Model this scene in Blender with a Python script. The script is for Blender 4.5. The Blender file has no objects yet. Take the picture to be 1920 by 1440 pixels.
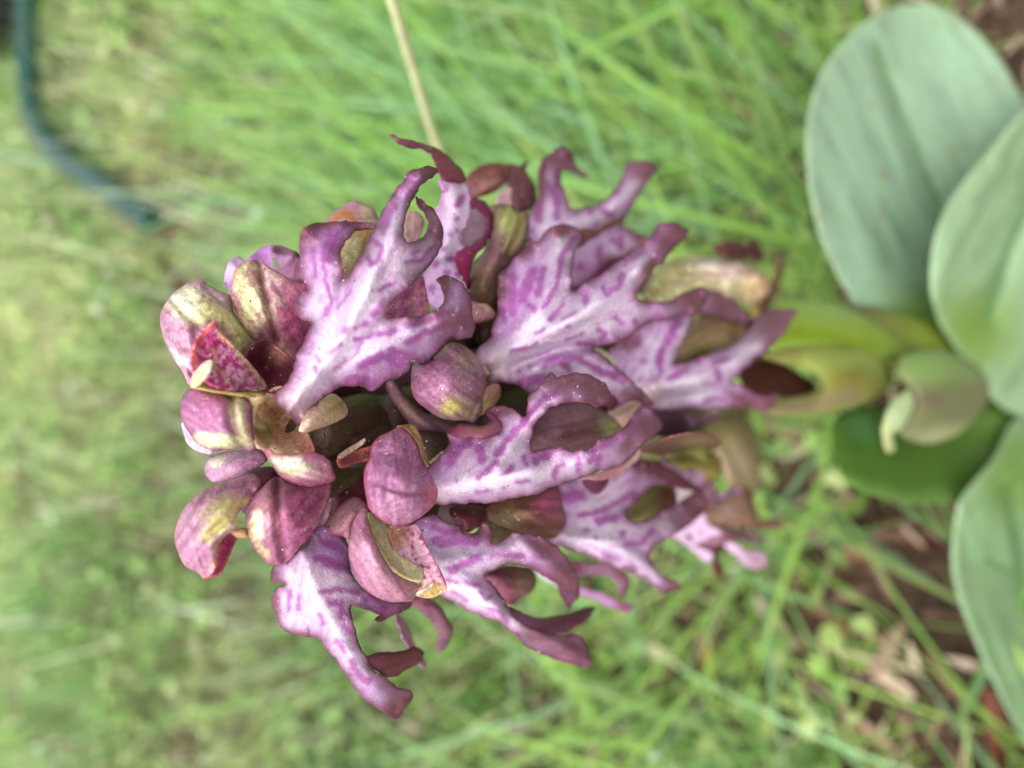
import bpy, math, random
import numpy as np
from mathutils import Vector, Matrix
from mathutils.geometry import delaunay_2d_cdt

scene = bpy.context.scene
# ------------------------------------------------------------------ camera
# A hand-held portrait close-up turned on its side: image left is up in the world.
PITCH = math.radians(45.0)
SP, CP = math.sin(PITCH), math.cos(PITCH)
F = 1600.0                      # focal length in photo pixels (photo 1920 x 1440)
CAMY, CAMZ = 85.0, 335.0        # millimetres: in front of the stem, above the soil
cam = bpy.data.cameras.new('camera')
cam.sensor_fit = 'HORIZONTAL'; cam.sensor_width = 36.0; cam.lens = 36.0 * F / 1920.0
cam.clip_start = 0.004; cam.clip_end = 200.0
cam.dof.use_dof = True; cam.dof.focus_distance = 0.0795; cam.dof.aperture_fstop = cam.lens / 1.75
camo = bpy.data.objects.new('camera', cam); scene.collection.objects.link(camo)
_d = Vector((0, CP, -SP)); _u = Vector((0, SP, CP)); _r = Vector((1, 0, 0))
camo.matrix_world = Matrix.Translation((0, -CAMY/1000, CAMZ/1000)) @ Matrix((-_u, _r, -_d)).transposed().to_4x4()
scene.camera = camo
# ------------------------------------------------------------------ light
world = bpy.data.worlds.new('World'); scene.world = world; world.use_nodes = True
wn = world.node_tree.nodes; wl = world.node_tree.links
bg = wn['Background']; sky = wn.new('ShaderNodeTexSky'); sky.sky_type = 'NISHITA'; sky.sun_disc = False
SUN_EL, SUN_AZ = math.radians(60), math.radians(-150)      # azimuth from +Y towards +X
sky.sun_elevation = SUN_EL; sky.sun_rotation = SUN_AZ; sky.air_density = 1.0; sky.dust_density = 3.0; sky.ozone_density = 1.0
bg.inputs['Strength'].default_value = 0.15
hs = wn.new('ShaderNodeHueSaturation'); hs.inputs['Saturation'].default_value = .25      # bright overcast: a nearly white sky
wl.new(sky.outputs[0], hs.inputs['Color']); wl.new(hs.outputs[0], bg.inputs[0])
sun = bpy.data.lights.new('sun', 'SUN'); sun.energy = 0.65; sun.angle = math.radians(80); sun.color = (1.0, 0.96, 0.90)
suno = bpy.data.objects.new('sun', sun); scene.collection.objects.link(suno)
sd = Vector((math.sin(SUN_AZ)*math.cos(SUN_EL), math.cos(SUN_AZ)*math.cos(SUN_EL), math.sin(SUN_EL)))
suno.rotation_euler = sd.to_track_quat('Z', 'Y').to_euler(); suno.location = (0, 0, 2)
vs = scene.view_settings; vs.view_transform = 'Standard'; vs.look = 'None'; vs.gamma = 1.0; vs.exposure = 1.55; vs.use_curve_mapping = False
scene.render.engine = 'CYCLES'; scene.cycles.use_denoising = True
scene.cycles.max_bounces = 8; scene.cycles.transmission_bounces = 4; scene.cycles.diffuse_bounces = 3

random.seed(4); RNG = np.random.default_rng(7)
# ------------------------------------------------------------------ helpers
def lin(c):
    c = np.asarray(c, float) / 255.0
    return np.where(c <= 0.04045, c/12.92, ((c+0.055)/1.055)**2.4)

def unproj(px, py, R):
    """Photo pixel -> metres, at the upright plane R mm in front of the stem axis."""
    px, py, R = np.asarray(px, float), np.asarray(py, float), np.asarray(R, float)
    a = (px-960)/F; b = (720-py)/F
    t = (CAMY-R)/(CP-a*SP)
    return np.stack([t*b, -R, CAMZ-t*(SP+a*CP)], -1)/1000.0

def on_ground(px, py, z=0.0):
    """Photo pixel -> point on the soil (or z mm above it)."""
    a = (px-960)/F; b = (720-py)/F
    t = (CAMZ-z)/(SP+a*CP)
    return Vector((t*b, t*(CP-a*SP)-CAMY, z))/1000.0

_perm = RNG.random((256, 256))
def noise(x, y, sx=1.0, sy=None):
    sy = sx if sy is None else sy
    x = np.asarray(x, float)/sx; y = np.asarray(y, float)/sy
    xi = np.floor(x).astype(int); yi = np.floor(y).astype(int)
    u = x-xi; v = y-yi; u = u*u*(3-2*u); v = v*v*(3-2*v)
    g = lambda i, j: _perm[i & 255, j & 255]
    return (g(xi, yi)*(1-u)+g(xi+1, yi)*u)*(1-v)+(g(xi, yi+1)*(1-u)+g(xi+1, yi+1)*u)*v
def fbm(x, y, s):
    return (noise(x, y, s)+0.5*noise(x+91, y+37, s*.5)+0.25*noise(x+13, y+71, s*.25))/1.75
def sstep(a, b, x):
    t = np.clip((x-a)/(b-a+1e-9), 0, 1); return t*t*(3-2*t)

def pairs(s):
    """'x,y x,y ...' -> array"""
    if isinstance(s, str): return np.array([[float(q) for q in p.split(',')] for p in s.split()])
    return np.array(s, float)

def catmull(P, step, closed=True):
    P = pairs(P); n = len(P); out = []
    rng_ = range(n) if closed else range(n-1)
    for i in rng_:
        if closed: p0, p1, p2, p3 = P[i-1], P[i], P[(i+1) % n], P[(i+2) % n]
        else: p0, p1, p2, p3 = P[max(i-1, 0)], P[i], P[i+1], P[min(i+2, n-1)]
        d1 = np.linalg.norm(p2-p1)
        if d1 < 1e-6: continue
        m1 = (p2-p0); m2 = (p3-p1)
        l1 = np.linalg.norm(m1)+1e-9; l2 = np.linalg.norm(m2)+1e-9
        m1 = m1/l1*min(l1*.5, d1); m2 = m2/l2*min(l2*.5, d1)
        k = max(1, int(round(d1/step)))
        for j in range(k):
            t = j/k; t2 = t*t; t3 = t2*t
            out.append((2*t3-3*t2+1)*p1+(t3-2*t2+t)*m1+(-2*t3+3*t2)*p2+(t3-t2)*m2)
    if not closed: out.append(P[-1])
    return np.array(out)

def inside(poly, pts):
    x, y = pts[:, 0], pts[:, 1]; c = np.zeros(len(pts), bool); j = len(poly)-1
    for i in range(len(poly)):
        xi, yi = poly[i]; xj, yj = poly[j]
        if yi != yj:
            c ^= ((yi > y) != (yj > y)) & (x < (xj-xi)*(y-yi)/(yj-yi)+xi)
        j = i
    return c

def dist_line(pts, L, closed=False):
    L = np.asarray(L, float)
    if len(L) == 1: return np.hypot(pts[:, 0]-L[0, 0], pts[:, 1]-L[0, 1])
    A = L if closed else L[:-1]; B = np.roll(L, -1, 0) if closed else L[1:]
    best = np.full(len(pts), 1e9)
    for a, b in zip(A, B):
        ab = b-a; q = ab@ab+1e-9
        t = np.clip(((pts-a)@ab)/q, 0, 1)
        d = np.hypot(*(pts-a-t[:, None]*ab).T)
        best = np.minimum(best, d)
    return best

def tps(anch):
    A = np.asarray(anch, float); n = len(A)
    if n < 3:
        return lambda p: np.full(len(p), A[:, 2].mean())
    c = A[:, :2].mean(0); s = A[:, :2].std()+1e-6; Q = (A[:, :2]-c)/s
    U = lambda r2: np.where(r2 > 1e-12, r2*np.log(r2+1e-12), 0)
    K = U(((Q[:, None]-Q[None])**2).sum(-1))+np.eye(n)*0.02
    Pm = np.c_[np.ones(n), Q]
    M = np.block([[K, Pm], [Pm.T, np.zeros((3, 3))]])
    w = np.linalg.lstsq(M, np.r_[A[:, 2], 0, 0, 0], rcond=None)[0]
    def f(p):
        q = (p-c)/s
        return U(((q[:, None]-Q[None])**2).sum(-1))@w[:n]+np.c_[np.ones(len(p)), q]@w[n:]
    return f

def inflate(poly, holes, pts):
    """smooth dome profile 0..1 over the outline"""
    lo = poly.min(0)-2; hi = poly.max(0)+2; st = max((hi-lo).max()/44, 1.5)
    nx, ny = (np.ceil((hi-lo)/st)+2).astype(int)
    X, Y = np.meshgrid(lo[0]+st*np.arange(nx), lo[1]+st*np.arange(ny), indexing='ij')
    g = np.c_[X.ravel(), Y.ravel()]
    m = inside(poly, g)
    for h in holes: m &= ~inside(h, g)
    m = m.reshape(nx, ny); m[0] = m[-1] = False; m[:, 0] = m[:, -1] = False
    H = np.zeros((nx, ny))
    for _ in range(420):
        H[1:-1, 1:-1] = np.where(m[1:-1, 1:-1], .25*(H[:-2, 1:-1]+H[2:, 1:-1]+H[1:-1, :-2]+H[1:-1, 2:]+1), 0)
    H /= H.max()+1e-9
    f = (pts-lo)/st; i = np.clip(f.astype(int), 0, [nx-2, ny-2]); u = f-i
    g = lambda a, b: H[i[:, 0]+a, i[:, 1]+b]
    h = (g(0, 0)*(1-u[:, 0])+g(1, 0)*u[:, 0])*(1-u[:, 1])+(g(0, 1)*(1-u[:, 0])+g(1, 1)*u[:, 0])*u[:, 1]
    return np.sqrt(np.clip(h, 0, 1))

def link(o, parent=None):
    scene.collection.objects.link(o)
    if parent is not None: o.parent = parent
    return o
def empty(name, loc=(0, 0, 0), parent=None):
    o = bpy.data.objects.new(name, None); o.empty_display_size = 0.01; o.location = loc
    return link(o, parent)
def tag(o, label=None, cat=None, group=None, kind=None):
    if label: o['label'] = label
    if cat: o['category'] = cat
    if group: o['group'] = group
    if kind: o['kind'] = kind
    return o
def mesh_obj(name, V, Fc, mat, parent=None, col=None, smooth=True):
    me = bpy.data.meshes.new(name); me.from_pydata([tuple(v) for v in V], [], [tuple(int(q) for q in f) for f in Fc])
    if col is not None:
        at = me.color_attributes.new('Col', 'FLOAT_COLOR', 'POINT')
        c = np.ones((len(V), 4), np.float32); c[:, :3] = col; at.data.foreach_set('color', c.ravel())
    me.materials.append(mat)
    me.polygons.foreach_set('use_smooth', [smooth]*len(me.polygons)); me.update()
    return link(bpy.data.objects.new(name, me), parent)

# ------------------------------------------------------------------ materials
def new_mat(name):
    m = bpy.data.materials.new(name); m.use_nodes = True
    nt = m.node_tree; return m, nt, nt.nodes, nt.links, nt.nodes['Principled BSDF']
def plant_mat(name, rough=.45, spec=.4, trans=.25, bump=.25, bscale=2200., fine=.12, coat=0., specks=False, stretch=None):
    """colour from the mesh's pigment attribute, grain, micro relief and a little light passing through"""
    m, nt, N, L, P = new_mat(name)
    at = N.new('ShaderNodeAttribute'); at.attribute_name = 'Col'
    tc = N.new('ShaderNodeTexCoord')
    nz = N.new('ShaderNodeTexNoise'); nz.inputs['Scale'].default_value = bscale*.45; nz.inputs['Detail'].default_value = 4
    src = tc.outputs['Object']
    if stretch:
        mp = N.new('ShaderNodeMapping'); mp.inputs['Scale'].default_value = stretch; L.new(src, mp.inputs[0]); src = mp.outputs[0]
    L.new(src, nz.inputs['Vector'])
    mr = N.new('ShaderNodeMapRange'); mr.inputs[1].default_value = .36; mr.inputs[2].default_value = .64
    mr.inputs[3].default_value = 1-fine; mr.inputs[4].default_value = 1+fine
    L.new(nz.outputs[0], mr.inputs[0])
    mul = N.new('ShaderNodeVectorMath'); mul.operation = 'SCALE'; L.new(at.outputs['Color'], mul.inputs[0]); L.new(mr.outputs[0], mul.inputs['Scale'])
    colr = mul.outputs[0]
    if specks:
        vo = N.new('ShaderNodeTexVoronoi'); vo.inputs['Scale'].default_value = 900; L.new(tc.outputs['Object'], vo.inputs['Vector'])
        lt = N.new('ShaderNodeMath'); lt.operation = 'LESS_THAN'; L.new(vo.outputs['Distance'], lt.inputs[0]); lt.inputs[1].default_value = .10
        sp = N.new('ShaderNodeSeparateColor'); L.new(vo.outputs['Color'], sp.inputs[0])
        gt = N.new('ShaderNodeMath'); gt.operation = 'GREATER_THAN'; L.new(sp.outputs[0], gt.inputs[0]); gt.inputs[1].default_value = .60
        an = N.new('ShaderNodeMath'); an.operation = 'MULTIPLY'; L.new(lt.outputs[0], an.inputs[0]); L.new(gt.outputs[0], an.inputs[1])
        g2 = N.new('ShaderNodeMath'); g2.operation = 'GREATER_THAN'; L.new(sp.outputs[1], g2.inputs[0]); g2.inputs[1].default_value = .45
        dc = N.new('ShaderNodeMix'); dc.data_type = 'RGBA'; L.new(g2.outputs[0], dc.inputs[0]); dc.inputs[6].default_value = (.75, .68, .70, 1); dc.inputs[7].default_value = (.05, .03, .035, 1)  # pale dots paint in glints, dark dots are dust
        mx = N.new('ShaderNodeMix'); mx.data_type = 'RGBA'; L.new(an.outputs[0], mx.inputs[0]); L.new(colr, mx.inputs[6]); L.new(dc.outputs[2], mx.inputs[7])
        colr = mx.outputs[2]
        v3 = N.new('ShaderNodeTexVoronoi'); v3.inputs['Scale'].default_value = 2400; L.new(tc.outputs['Object'], v3.inputs['Vector'])
        l3 = N.new('ShaderNodeMath'); l3.operation = 'LESS_THAN'; L.new(v3.outputs['Distance'], l3.inputs[0]); l3.inputs[1].default_value = .16
        s3 = N.new('ShaderNodeSeparateColor'); L.new(v3.outputs['Color'], s3.inputs[0])
        g3 = N.new('ShaderNodeMath'); g3.operation = 'GREATER_THAN'; L.new(s3.outputs[0], g3.inputs[0]); g3.inputs[1].default_value = .90
        a3 = N.new('ShaderNodeMath'); a3.operation = 'MULTIPLY'; L.new(l3.outputs[0], a3.inputs[0]); L.new(g3.outputs[0], a3.inputs[1])
        m3 = N.new('ShaderNodeMix'); m3.data_type = 'RGBA'; L.new(a3.outputs[0], m3.inputs[0]); L.new(colr, m3.inputs[6]); m3.inputs[7].default_value = (.85, .74, .80, 1)  # finer pale dots: glints painted into the colour
        colr = m3.outputs[2]
    L.new(colr, P.inputs['Base Color'])
    P.inputs['Roughness'].default_value = rough; P.inputs['Specular IOR Level'].default_value = spec
    P.inputs['Coat Weight'].default_value = coat; P.inputs['Coat Roughness'].default_value = .18
    if bump:
        v2 = N.new('ShaderNodeTexVoronoi'); v2.inputs['Scale'].default_value = bscale; L.new(src, v2.inputs['Vector'])
        ad = N.new('ShaderNodeMath'); ad.operation = 'ADD'; L.new(v2.outputs['Distance'], ad.inputs[0]); L.new(nz.outputs[0], ad.inputs[1])
        bp = N.new('ShaderNodeBump'); bp.inputs['Strength'].default_value = bump; bp.inputs['Distance'].default_value = .0004
        L.new(ad.outputs[0], bp.inputs['Height']); L.new(bp.outputs[0], P.inputs['Normal'])
        if coat: L.new(bp.outputs[0], P.inputs['Coat Normal'])
    if trans:
        tr = N.new('ShaderNodeBsdfTranslucent'); L.new(colr, tr.inputs['Color'])
        ms = N.new('ShaderNodeMixShader'); ms.inputs[0].default_value = trans
        L.new(P.outputs[0], ms.inputs[1]); L.new(tr.outputs[0], ms.inputs[2]); L.new(ms.outputs[0], N['Material Output'].inputs['Surface'])
    return m
M_LIP = plant_mat('lip_tissue', rough=.5, spec=.35, trans=.20, bump=.30, bscale=5600, fine=.12, coat=.06, specks=True)
M_SEP = plant_mat('sepal_tissue', rough=.46, spec=.4, trans=.18, bump=.34, bscale=5600, fine=.22, coat=.07, specks=True)
M_LEAF = plant_mat('leaf_tissue', rough=.55, spec=.35, trans=.15, bump=.12, bscale=700, fine=.05)
M_GRASS = plant_mat('grass_tissue', rough=.45, spec=.4, trans=.35, bump=0, fine=.06, bscale=900)
M_LITTER = plant_mat('litter', rough=.8, spec=.2, trans=.08, bump=.3, bscale=900, fine=.2)

# ------------------------------------------------------------------ pigments
WHITE = (216, 200, 216); LILAC = (188, 150, 190); PUR = (152, 76, 146); MAR = (100, 44, 62); MAUVE = (120, 70, 84); DK = (84, 30, 50)
PINK = (182, 112, 142); ROSE = (168, 80, 118); OLIVE = (150, 140, 70); YEL = (205, 196, 120); CREAM = (242, 236, 190); MAG = (160, 36, 98); TAN = (190, 150, 110)

def paint(pts, e, ops):
    x, y = pts[:, 0], pts[:, 1]
    wx = (fbm(x+300, y, 22)-.5)*9; wy = (fbm(x, y+500, 22)-.5)*9
    q = np.c_[x+wx, y+wy]
    C = np.zeros((len(pts), 3))
    for op in ops:
        k = op[0]
        if k == 'base': C[:] = lin(op[1]); continue
        if k == 'blob':
            _, bx, by, r, col, st = op[:6]
            rx, ry, an = (r if isinstance(r, tuple) else (r, r, 0))
            an = math.radians(an); dx = q[:, 0]-bx; dy = q[:, 1]-by
            u = (dx*math.cos(an)+dy*math.sin(an))/rx; v = (-dx*math.sin(an)+dy*math.cos(an))/ry
            m = st*np.exp(-(u*u+v*v)**1.4*.9)
        elif k == 'line':
            _, Lp, w, col, st = op[:5]; soft = op[5] if len(op) > 5 else 3.0
            d = dist_line(q, pairs(Lp))+(fbm(x+40, y+60, 11)-.5)*min(9, w*1.3); m = st*(1-sstep(w-soft, w+soft, d))
        elif k == 'glow':
            _, Lp, w, col, st = op[:5]
            d = dist_line(q, pairs(Lp)); m = st*np.exp(-(d/w)**2)
        elif k == 'rim':
            _, w, col, st = op[:4]
            m = st*np.exp(-(e/(w*(.6+.8*fbm(x, y+77, 45))))**1.6)
        elif k == 'streak':      # pigment streaks fanning out from the claw of the petal
            _, bx, by, s1, s2, thr, col, st = op[:8]
            s = np.hypot(x-bx, y-by); th = np.arctan2(y-by, x-bx)
            n = .65*noise(s+bx, th*180/math.pi+by+360, s1, s2)+.35*noise(s+bx+50, th*180/math.pi+by+760, s1*.5, s2*.55)
            m = st*sstep(thr-.06, thr+.06, n)
        elif k == 'spots':
            _, s, thr, col, st = op[:5]
            n = .7*noise(x+11, y+7, s)+.3*noise(x+50, y+99, s*.45); m = st*sstep(thr-.05, thr+.05, n)
        elif k == 'veins':       # fine parallel nerves across direction an
            _, an, s, col, st = op[:5]; an = math.radians(an)
            u = x*math.cos(an)+y*math.sin(an); v = -x*math.sin(an)+y*math.cos(an)
            n = noise(u+900, v+900, s*9, s); m = st*sstep(.45, .7, n)
        m = np.clip(m, 0, 1)[:, None]
        C = C*(1-m)+lin(col)*m
    return C

def petal(name, out, anch, parent, ops, mat=None, th=.45, dome=0., holes=(), closed=False, res=5., ripple=None, creases=(), back=None, rscale=1.):
    mat = mat or M_SEP
    poly = catmull(out, res*.8)
    if mat is M_LIP:      # slightly toothed margins
        nb = np.roll(poly, -1, 0)-np.roll(poly, 1, 0); nb = np.c_[nb[:, 1], -nb[:, 0]]/(np.linalg.norm(nb, axis=1)[:, None]+1e-9)
        poly = poly+nb*((noise(poly[:, 0], poly[:, 1], 9)-.5)*4.2+(noise(poly[:, 0]+400, poly[:, 1], 26)-.5)*3.5)[:, None]
    hol = [catmull(h, res*.8) for h in holes]
    lo, hi = poly.min(0), poly.max(0)
    gx = np.arange(lo[0], hi[0], res); gy = np.arange(lo[1], hi[1], res*.87)
    X, Y = np.meshgrid(gx, gy, indexing='ij'); X = X+(np.arange(len(gy)) % 2)[None]*res*.5
    g = np.c_[X.ravel(), Y.ravel()]+RNG.uniform(-.12, .12, (X.size, 2))*res
    ok = inside(poly, g)
    for h in hol: ok &= ~inside(h, g)
    g = g[ok]
    bd = dist_line(g, poly, True)
    for h in hol: bd = np.minimum(bd, dist_line(g, h, True))
    g = g[bd > res*.55]
    rings = [poly]+hol; allp = np.vstack(rings+[g]); edges = []; k = 0
    for r in rings:
        n = len(r); edges += [(k+i, k+(i+1) % n) for i in range(n)]; k += n
    vv, ee, ff, *_ = delaunay_2d_cdt([Vector(p) for p in allp], edges, [], 0, 1e-4)
    P = np.array([(v.x, v.y) for v in vv]); T = np.array([f for f in ff if len(f) == 3])
    cen = P[T].mean(1); ok = inside(poly, cen)
    for h in hol: ok &= ~inside(h, cen)
    T = T[ok]
    used = np.unique(T); remap = -np.ones(len(P), int); remap[used] = np.arange(len(used)); P = P[used]; T = remap[T]
    e = dist_line(P, poly, True)
    for h in hol: e = np.minimum(e, dist_line(P, h, True))
    R = tps(anch)(P)
    R = R+.25*(fbm(P[:, 0], P[:, 1], 60)-.5)*2*rscale
    base = R.copy(); hgt = None
    if mat is M_SEP: R = R+.55*(fbm(P[:, 0]+70, P[:, 1]+20, 55)-.5)*2+.14*(fbm(P[:, 0]+7, P[:, 1]+2, 17)-.5)*2
    if dome:
        hgt = inflate(poly, hol, P)
        if not closed: hgt = hgt**1.45
        R = R+dome*hgt
    for (Lp, w, dep) in creases: R = R-dep*np.exp(-(dist_line(P, pairs(Lp))/w)**2)
    if ripple:
        amp, lam, wid = ripple
        s = np.zeros(len(P)); best = np.full(len(P), 1e9); acc = 0
        for i in range(len(poly)):
            d = np.hypot(*(P-poly[i]).T); m = d < best; s[m] = acc; best[m] = d[m]; acc += np.hypot(*(poly[(i+1) % len(poly)]-poly[i]))
        R = R+amp*np.sin(s/lam*2*math.pi+6*fbm(P[:, 0], P[:, 1], 120))*np.exp(-(e/wid)**1.3)
    V = unproj(P[:, 0], P[:, 1], R)
    fn = np.cross(V[T[:, 1]]-V[T[:, 0]], V[T[:, 2]]-V[T[:, 0]])
    cpos = np.array([0, -CAMY, CAMZ])/1000
    flip = ((cpos-V[T].mean(1))*fn).sum(1) < 0
    T[flip] = T[flip][:, ::-1]; fn[flip] *= -1
    vn = np.zeros_like(V)
    for c in range(3): np.add.at(vn, T[:, c], fn)
    vn /= np.linalg.norm(vn, axis=1)[:, None]+1e-12
    n = len(V)
    if closed:
        B = unproj(P[:, 0], P[:, 1], base-dome*.85*hgt-.25)
    else:
        thk = th*(.35+.65*sstep(0, 26, e))
        B = V-vn*thk[:, None]/1000
    if mat is M_SEP and (hi-lo).max() > 55:      # nerves along the length of the sepal, thin paler margin
        q_ = poly-poly.mean(0); w_, v_ = np.linalg.eigh(q_.T@q_); an_ = math.degrees(math.atan2(v_[1, 1], v_[0, 1]))
        c0 = lin(ops[0][1]) if ops[0][0] == 'base' else lin(PINK)
    C = paint(P, e, ops)
    if mat is M_SEP and (hi-lo).max() > 55:
        a_ = math.radians(an_); u_ = P[:, 0]*math.cos(a_)+P[:, 1]*math.sin(a_); w2 = -P[:, 0]*math.sin(a_)+P[:, 1]*math.cos(a_)
        nv = noise(u_+333, w2+777+6*fbm(P[:, 0], P[:, 1], 40), 90, 5.5)
        C = C*(1-.26*sstep(.55, .75, nv)+.16*sstep(.45, .25, nv))[:, None]
        C = C*(1+.35*np.exp(-(e/3.0)**2))[:, None]
    if mat is M_SEP: C = C*.90
    if mat is M_LEAF: C = C*.76
    CB = paint(P, e, back) if back else C
    cnt = {}
    for t in T:
        for a, b in ((t[0], t[1]), (t[1], t[2]), (t[2], t[0])): cnt[(a, b)] = 1
    faces = [tuple(t) for t in T]+[tuple(t[::-1]+n) for t in T]
    for (a, b) in cnt:
        if (b, a) not in cnt: faces.append((b, a, a+n, b+n))
    return mesh_obj(name, np.vstack([V, B]), faces, mat, parent, np.vstack([C, CB]))

def tube(name, pts, rad, mat, parent=None, col=(120, 140, 70), seg=14, step=3, cap=True, twist=0.):
    """pts in metres; smooth tapered tube; col one colour or one per point"""
    pts = np.array([list(p) for p in pts], float); rad = np.array(rad, float)
    Q = catmull(np.c_[pts, rad], max(np.linalg.norm(np.diff(pts, axis=0), axis=1).max()/step, 1e-5), False)
    n = len(Q); V = []; cols = []
    cc = np.array(col, float)
    for i in range(n):
        tg = Q[min(i+1, n-1), :3]-Q[max(i-1, 0), :3]; tg /= np.linalg.norm(tg)+1e-12
        up = np.array([.31, .1, .95]) if abs(tg[2]) < .9 else np.array([1, 0.1, 0.])
        a = np.cross(tg, up); a /= np.linalg.norm(a); b = np.cross(tg, a)
        for j in range(seg):
            w = 2*math.pi*j/seg
            V.append(Q[i, :3]+Q[i, 3]*(a*math.cos(w)+b*math.sin(w)))
            if cc.ndim == 1: c = cc
            else:
                u = i/(n-1)*(len(cc)-1); k = min(int(u), len(cc)-2); c = cc[k]*(1-u+k)+cc[k+1]*(u-k)
            cols.append(lin(np.clip(c*(1+.10*(random.random()-.5)), 0, 255)))
    Fc = [(i*seg+j, i*seg+(j+1) % seg, (i+1)*seg+(j+1) % seg, (i+1)*seg+j) for i in range(n-1) for j in range(seg)]
    if cap: Fc += [tuple(range(seg))[::-1], tuple(range((n-1)*seg, n*seg))]
    return mesh_obj(name, np.array(V), Fc, mat, parent, np.array(cols))

# ================================================================== the setting
# soil: one sheet to the horizon
def soil_mat():
    m, nt, N, L, P = new_mat('soil')
    tc = N.new('ShaderNodeTexCoord')
    n1 = N.new('ShaderNodeTexNoise'); n1.inputs['Scale'].default_value = 28; n1.inputs['Detail'].default_value = 8
    n2 = N.new('ShaderNodeTexNoise'); n2.inputs['Scale'].default_value = 260; n2.inputs['Detail'].default_value = 6
    for n in (n1, n2): L.new(tc.outputs['Object'], n.inputs['Vector'])
    r = N.new('ShaderNodeValToRGB'); r.color_ramp.elements[0].position = .3; r.color_ramp.elements[0].color = (.018, .011, .008, 1)
    r.color_ramp.elements[1].position = .72; r.color_ramp.elements[1].color = (.13, .075, .048, 1)
    e = r.color_ramp.elements.new(.5); e.color = (.055, .034, .022, 1)
    ad = N.new('ShaderNodeMath'); ad.operation = 'MULTIPLY_ADD'; L.new(n2.outputs[0], ad.inputs[0]); ad.inputs[1].default_value = .6
    ml = N.new('ShaderNodeMath'); ml.operation = 'MULTIPLY'; L.new(n1.outputs[0], ml.inputs[0]); ml.inputs[1].default_value = .45
    L.new(ml.outputs[0], ad.inputs[2]); L.new(ad.outputs[0], r.inputs[0])
    # meadow green takes over where no blades are built, far from the plant
    ln = N.new('ShaderNodeVectorMath'); ln.operation = 'LENGTH'; L.new(tc.outputs['Object'], ln.inputs[0])
    mr = N.new('ShaderNodeMapRange'); mr.inputs[1].default_value = .5; mr.inputs[2].default_value = 1.4; L.new(ln.outputs['Value'], mr.inputs[0])
    gr = N.new('ShaderNodeMix'); gr.data_type = 'RGBA'; L.new(n2.outputs[0], gr.inputs[0]); gr.inputs[6].default_value = (.05, .09, .02, 1); gr.inputs[7].default_value = (.16, .20, .07, 1)
    mx = N.new('ShaderNodeMix'); mx.data_type = 'RGBA'; L.new(mr.outputs[0], mx.inputs[0]); L.new(r.outputs[0], mx.inputs[6]); L.new(gr.outputs[2], mx.inputs[7])
    L.new(mx.outputs[2], P.inputs['Base Color']); P.inputs['Roughness'].default_value = .9; P.inputs['Specular IOR Level'].default_value = .15
    bp = N.new('ShaderNodeBump'); bp.inputs['Strength'].default_value = .8; bp.inputs['Distance'].default_value = .004
    L.new(n2.outputs[0], bp.inputs['Height']); L.new(bp.outputs[0], P.inputs['Normal'])
    return m
def gz(x, y):
    """soil height in metres: gentle bumps"""
    x = np.asarray(x, float); y = np.asarray(y, float)
    w = np.exp(-((x/1.6)**2+(y/1.9)**2))
    return ((fbm(x*1000+5000, y*1000+5000, 130)-.5)*.022+(fbm(x*1000+900, y*1000+300, 34)-.5)*.008)*w
g1 = np.linspace(-1, 1, 150); g1 = np.sign(g1)*(np.abs(g1)*1.1+np.abs(g1)**14*78.9)
GX, GY = np.meshgrid(g1, g1+.35, indexing='ij'); GV = np.c_[GX.ravel(), GY.ravel(), gz(GX.ravel(), GY.ravel())]
nn = 150
GF = [(i*nn+j, (i+1)*nn+j, (i+1)*nn+j+1, i*nn+j+1) for i in range(nn-1) for j in range(nn-1)]
ground = mesh_obj('ground', GV, GF, soil_mat()); tag(ground, kind='structure')

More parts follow.
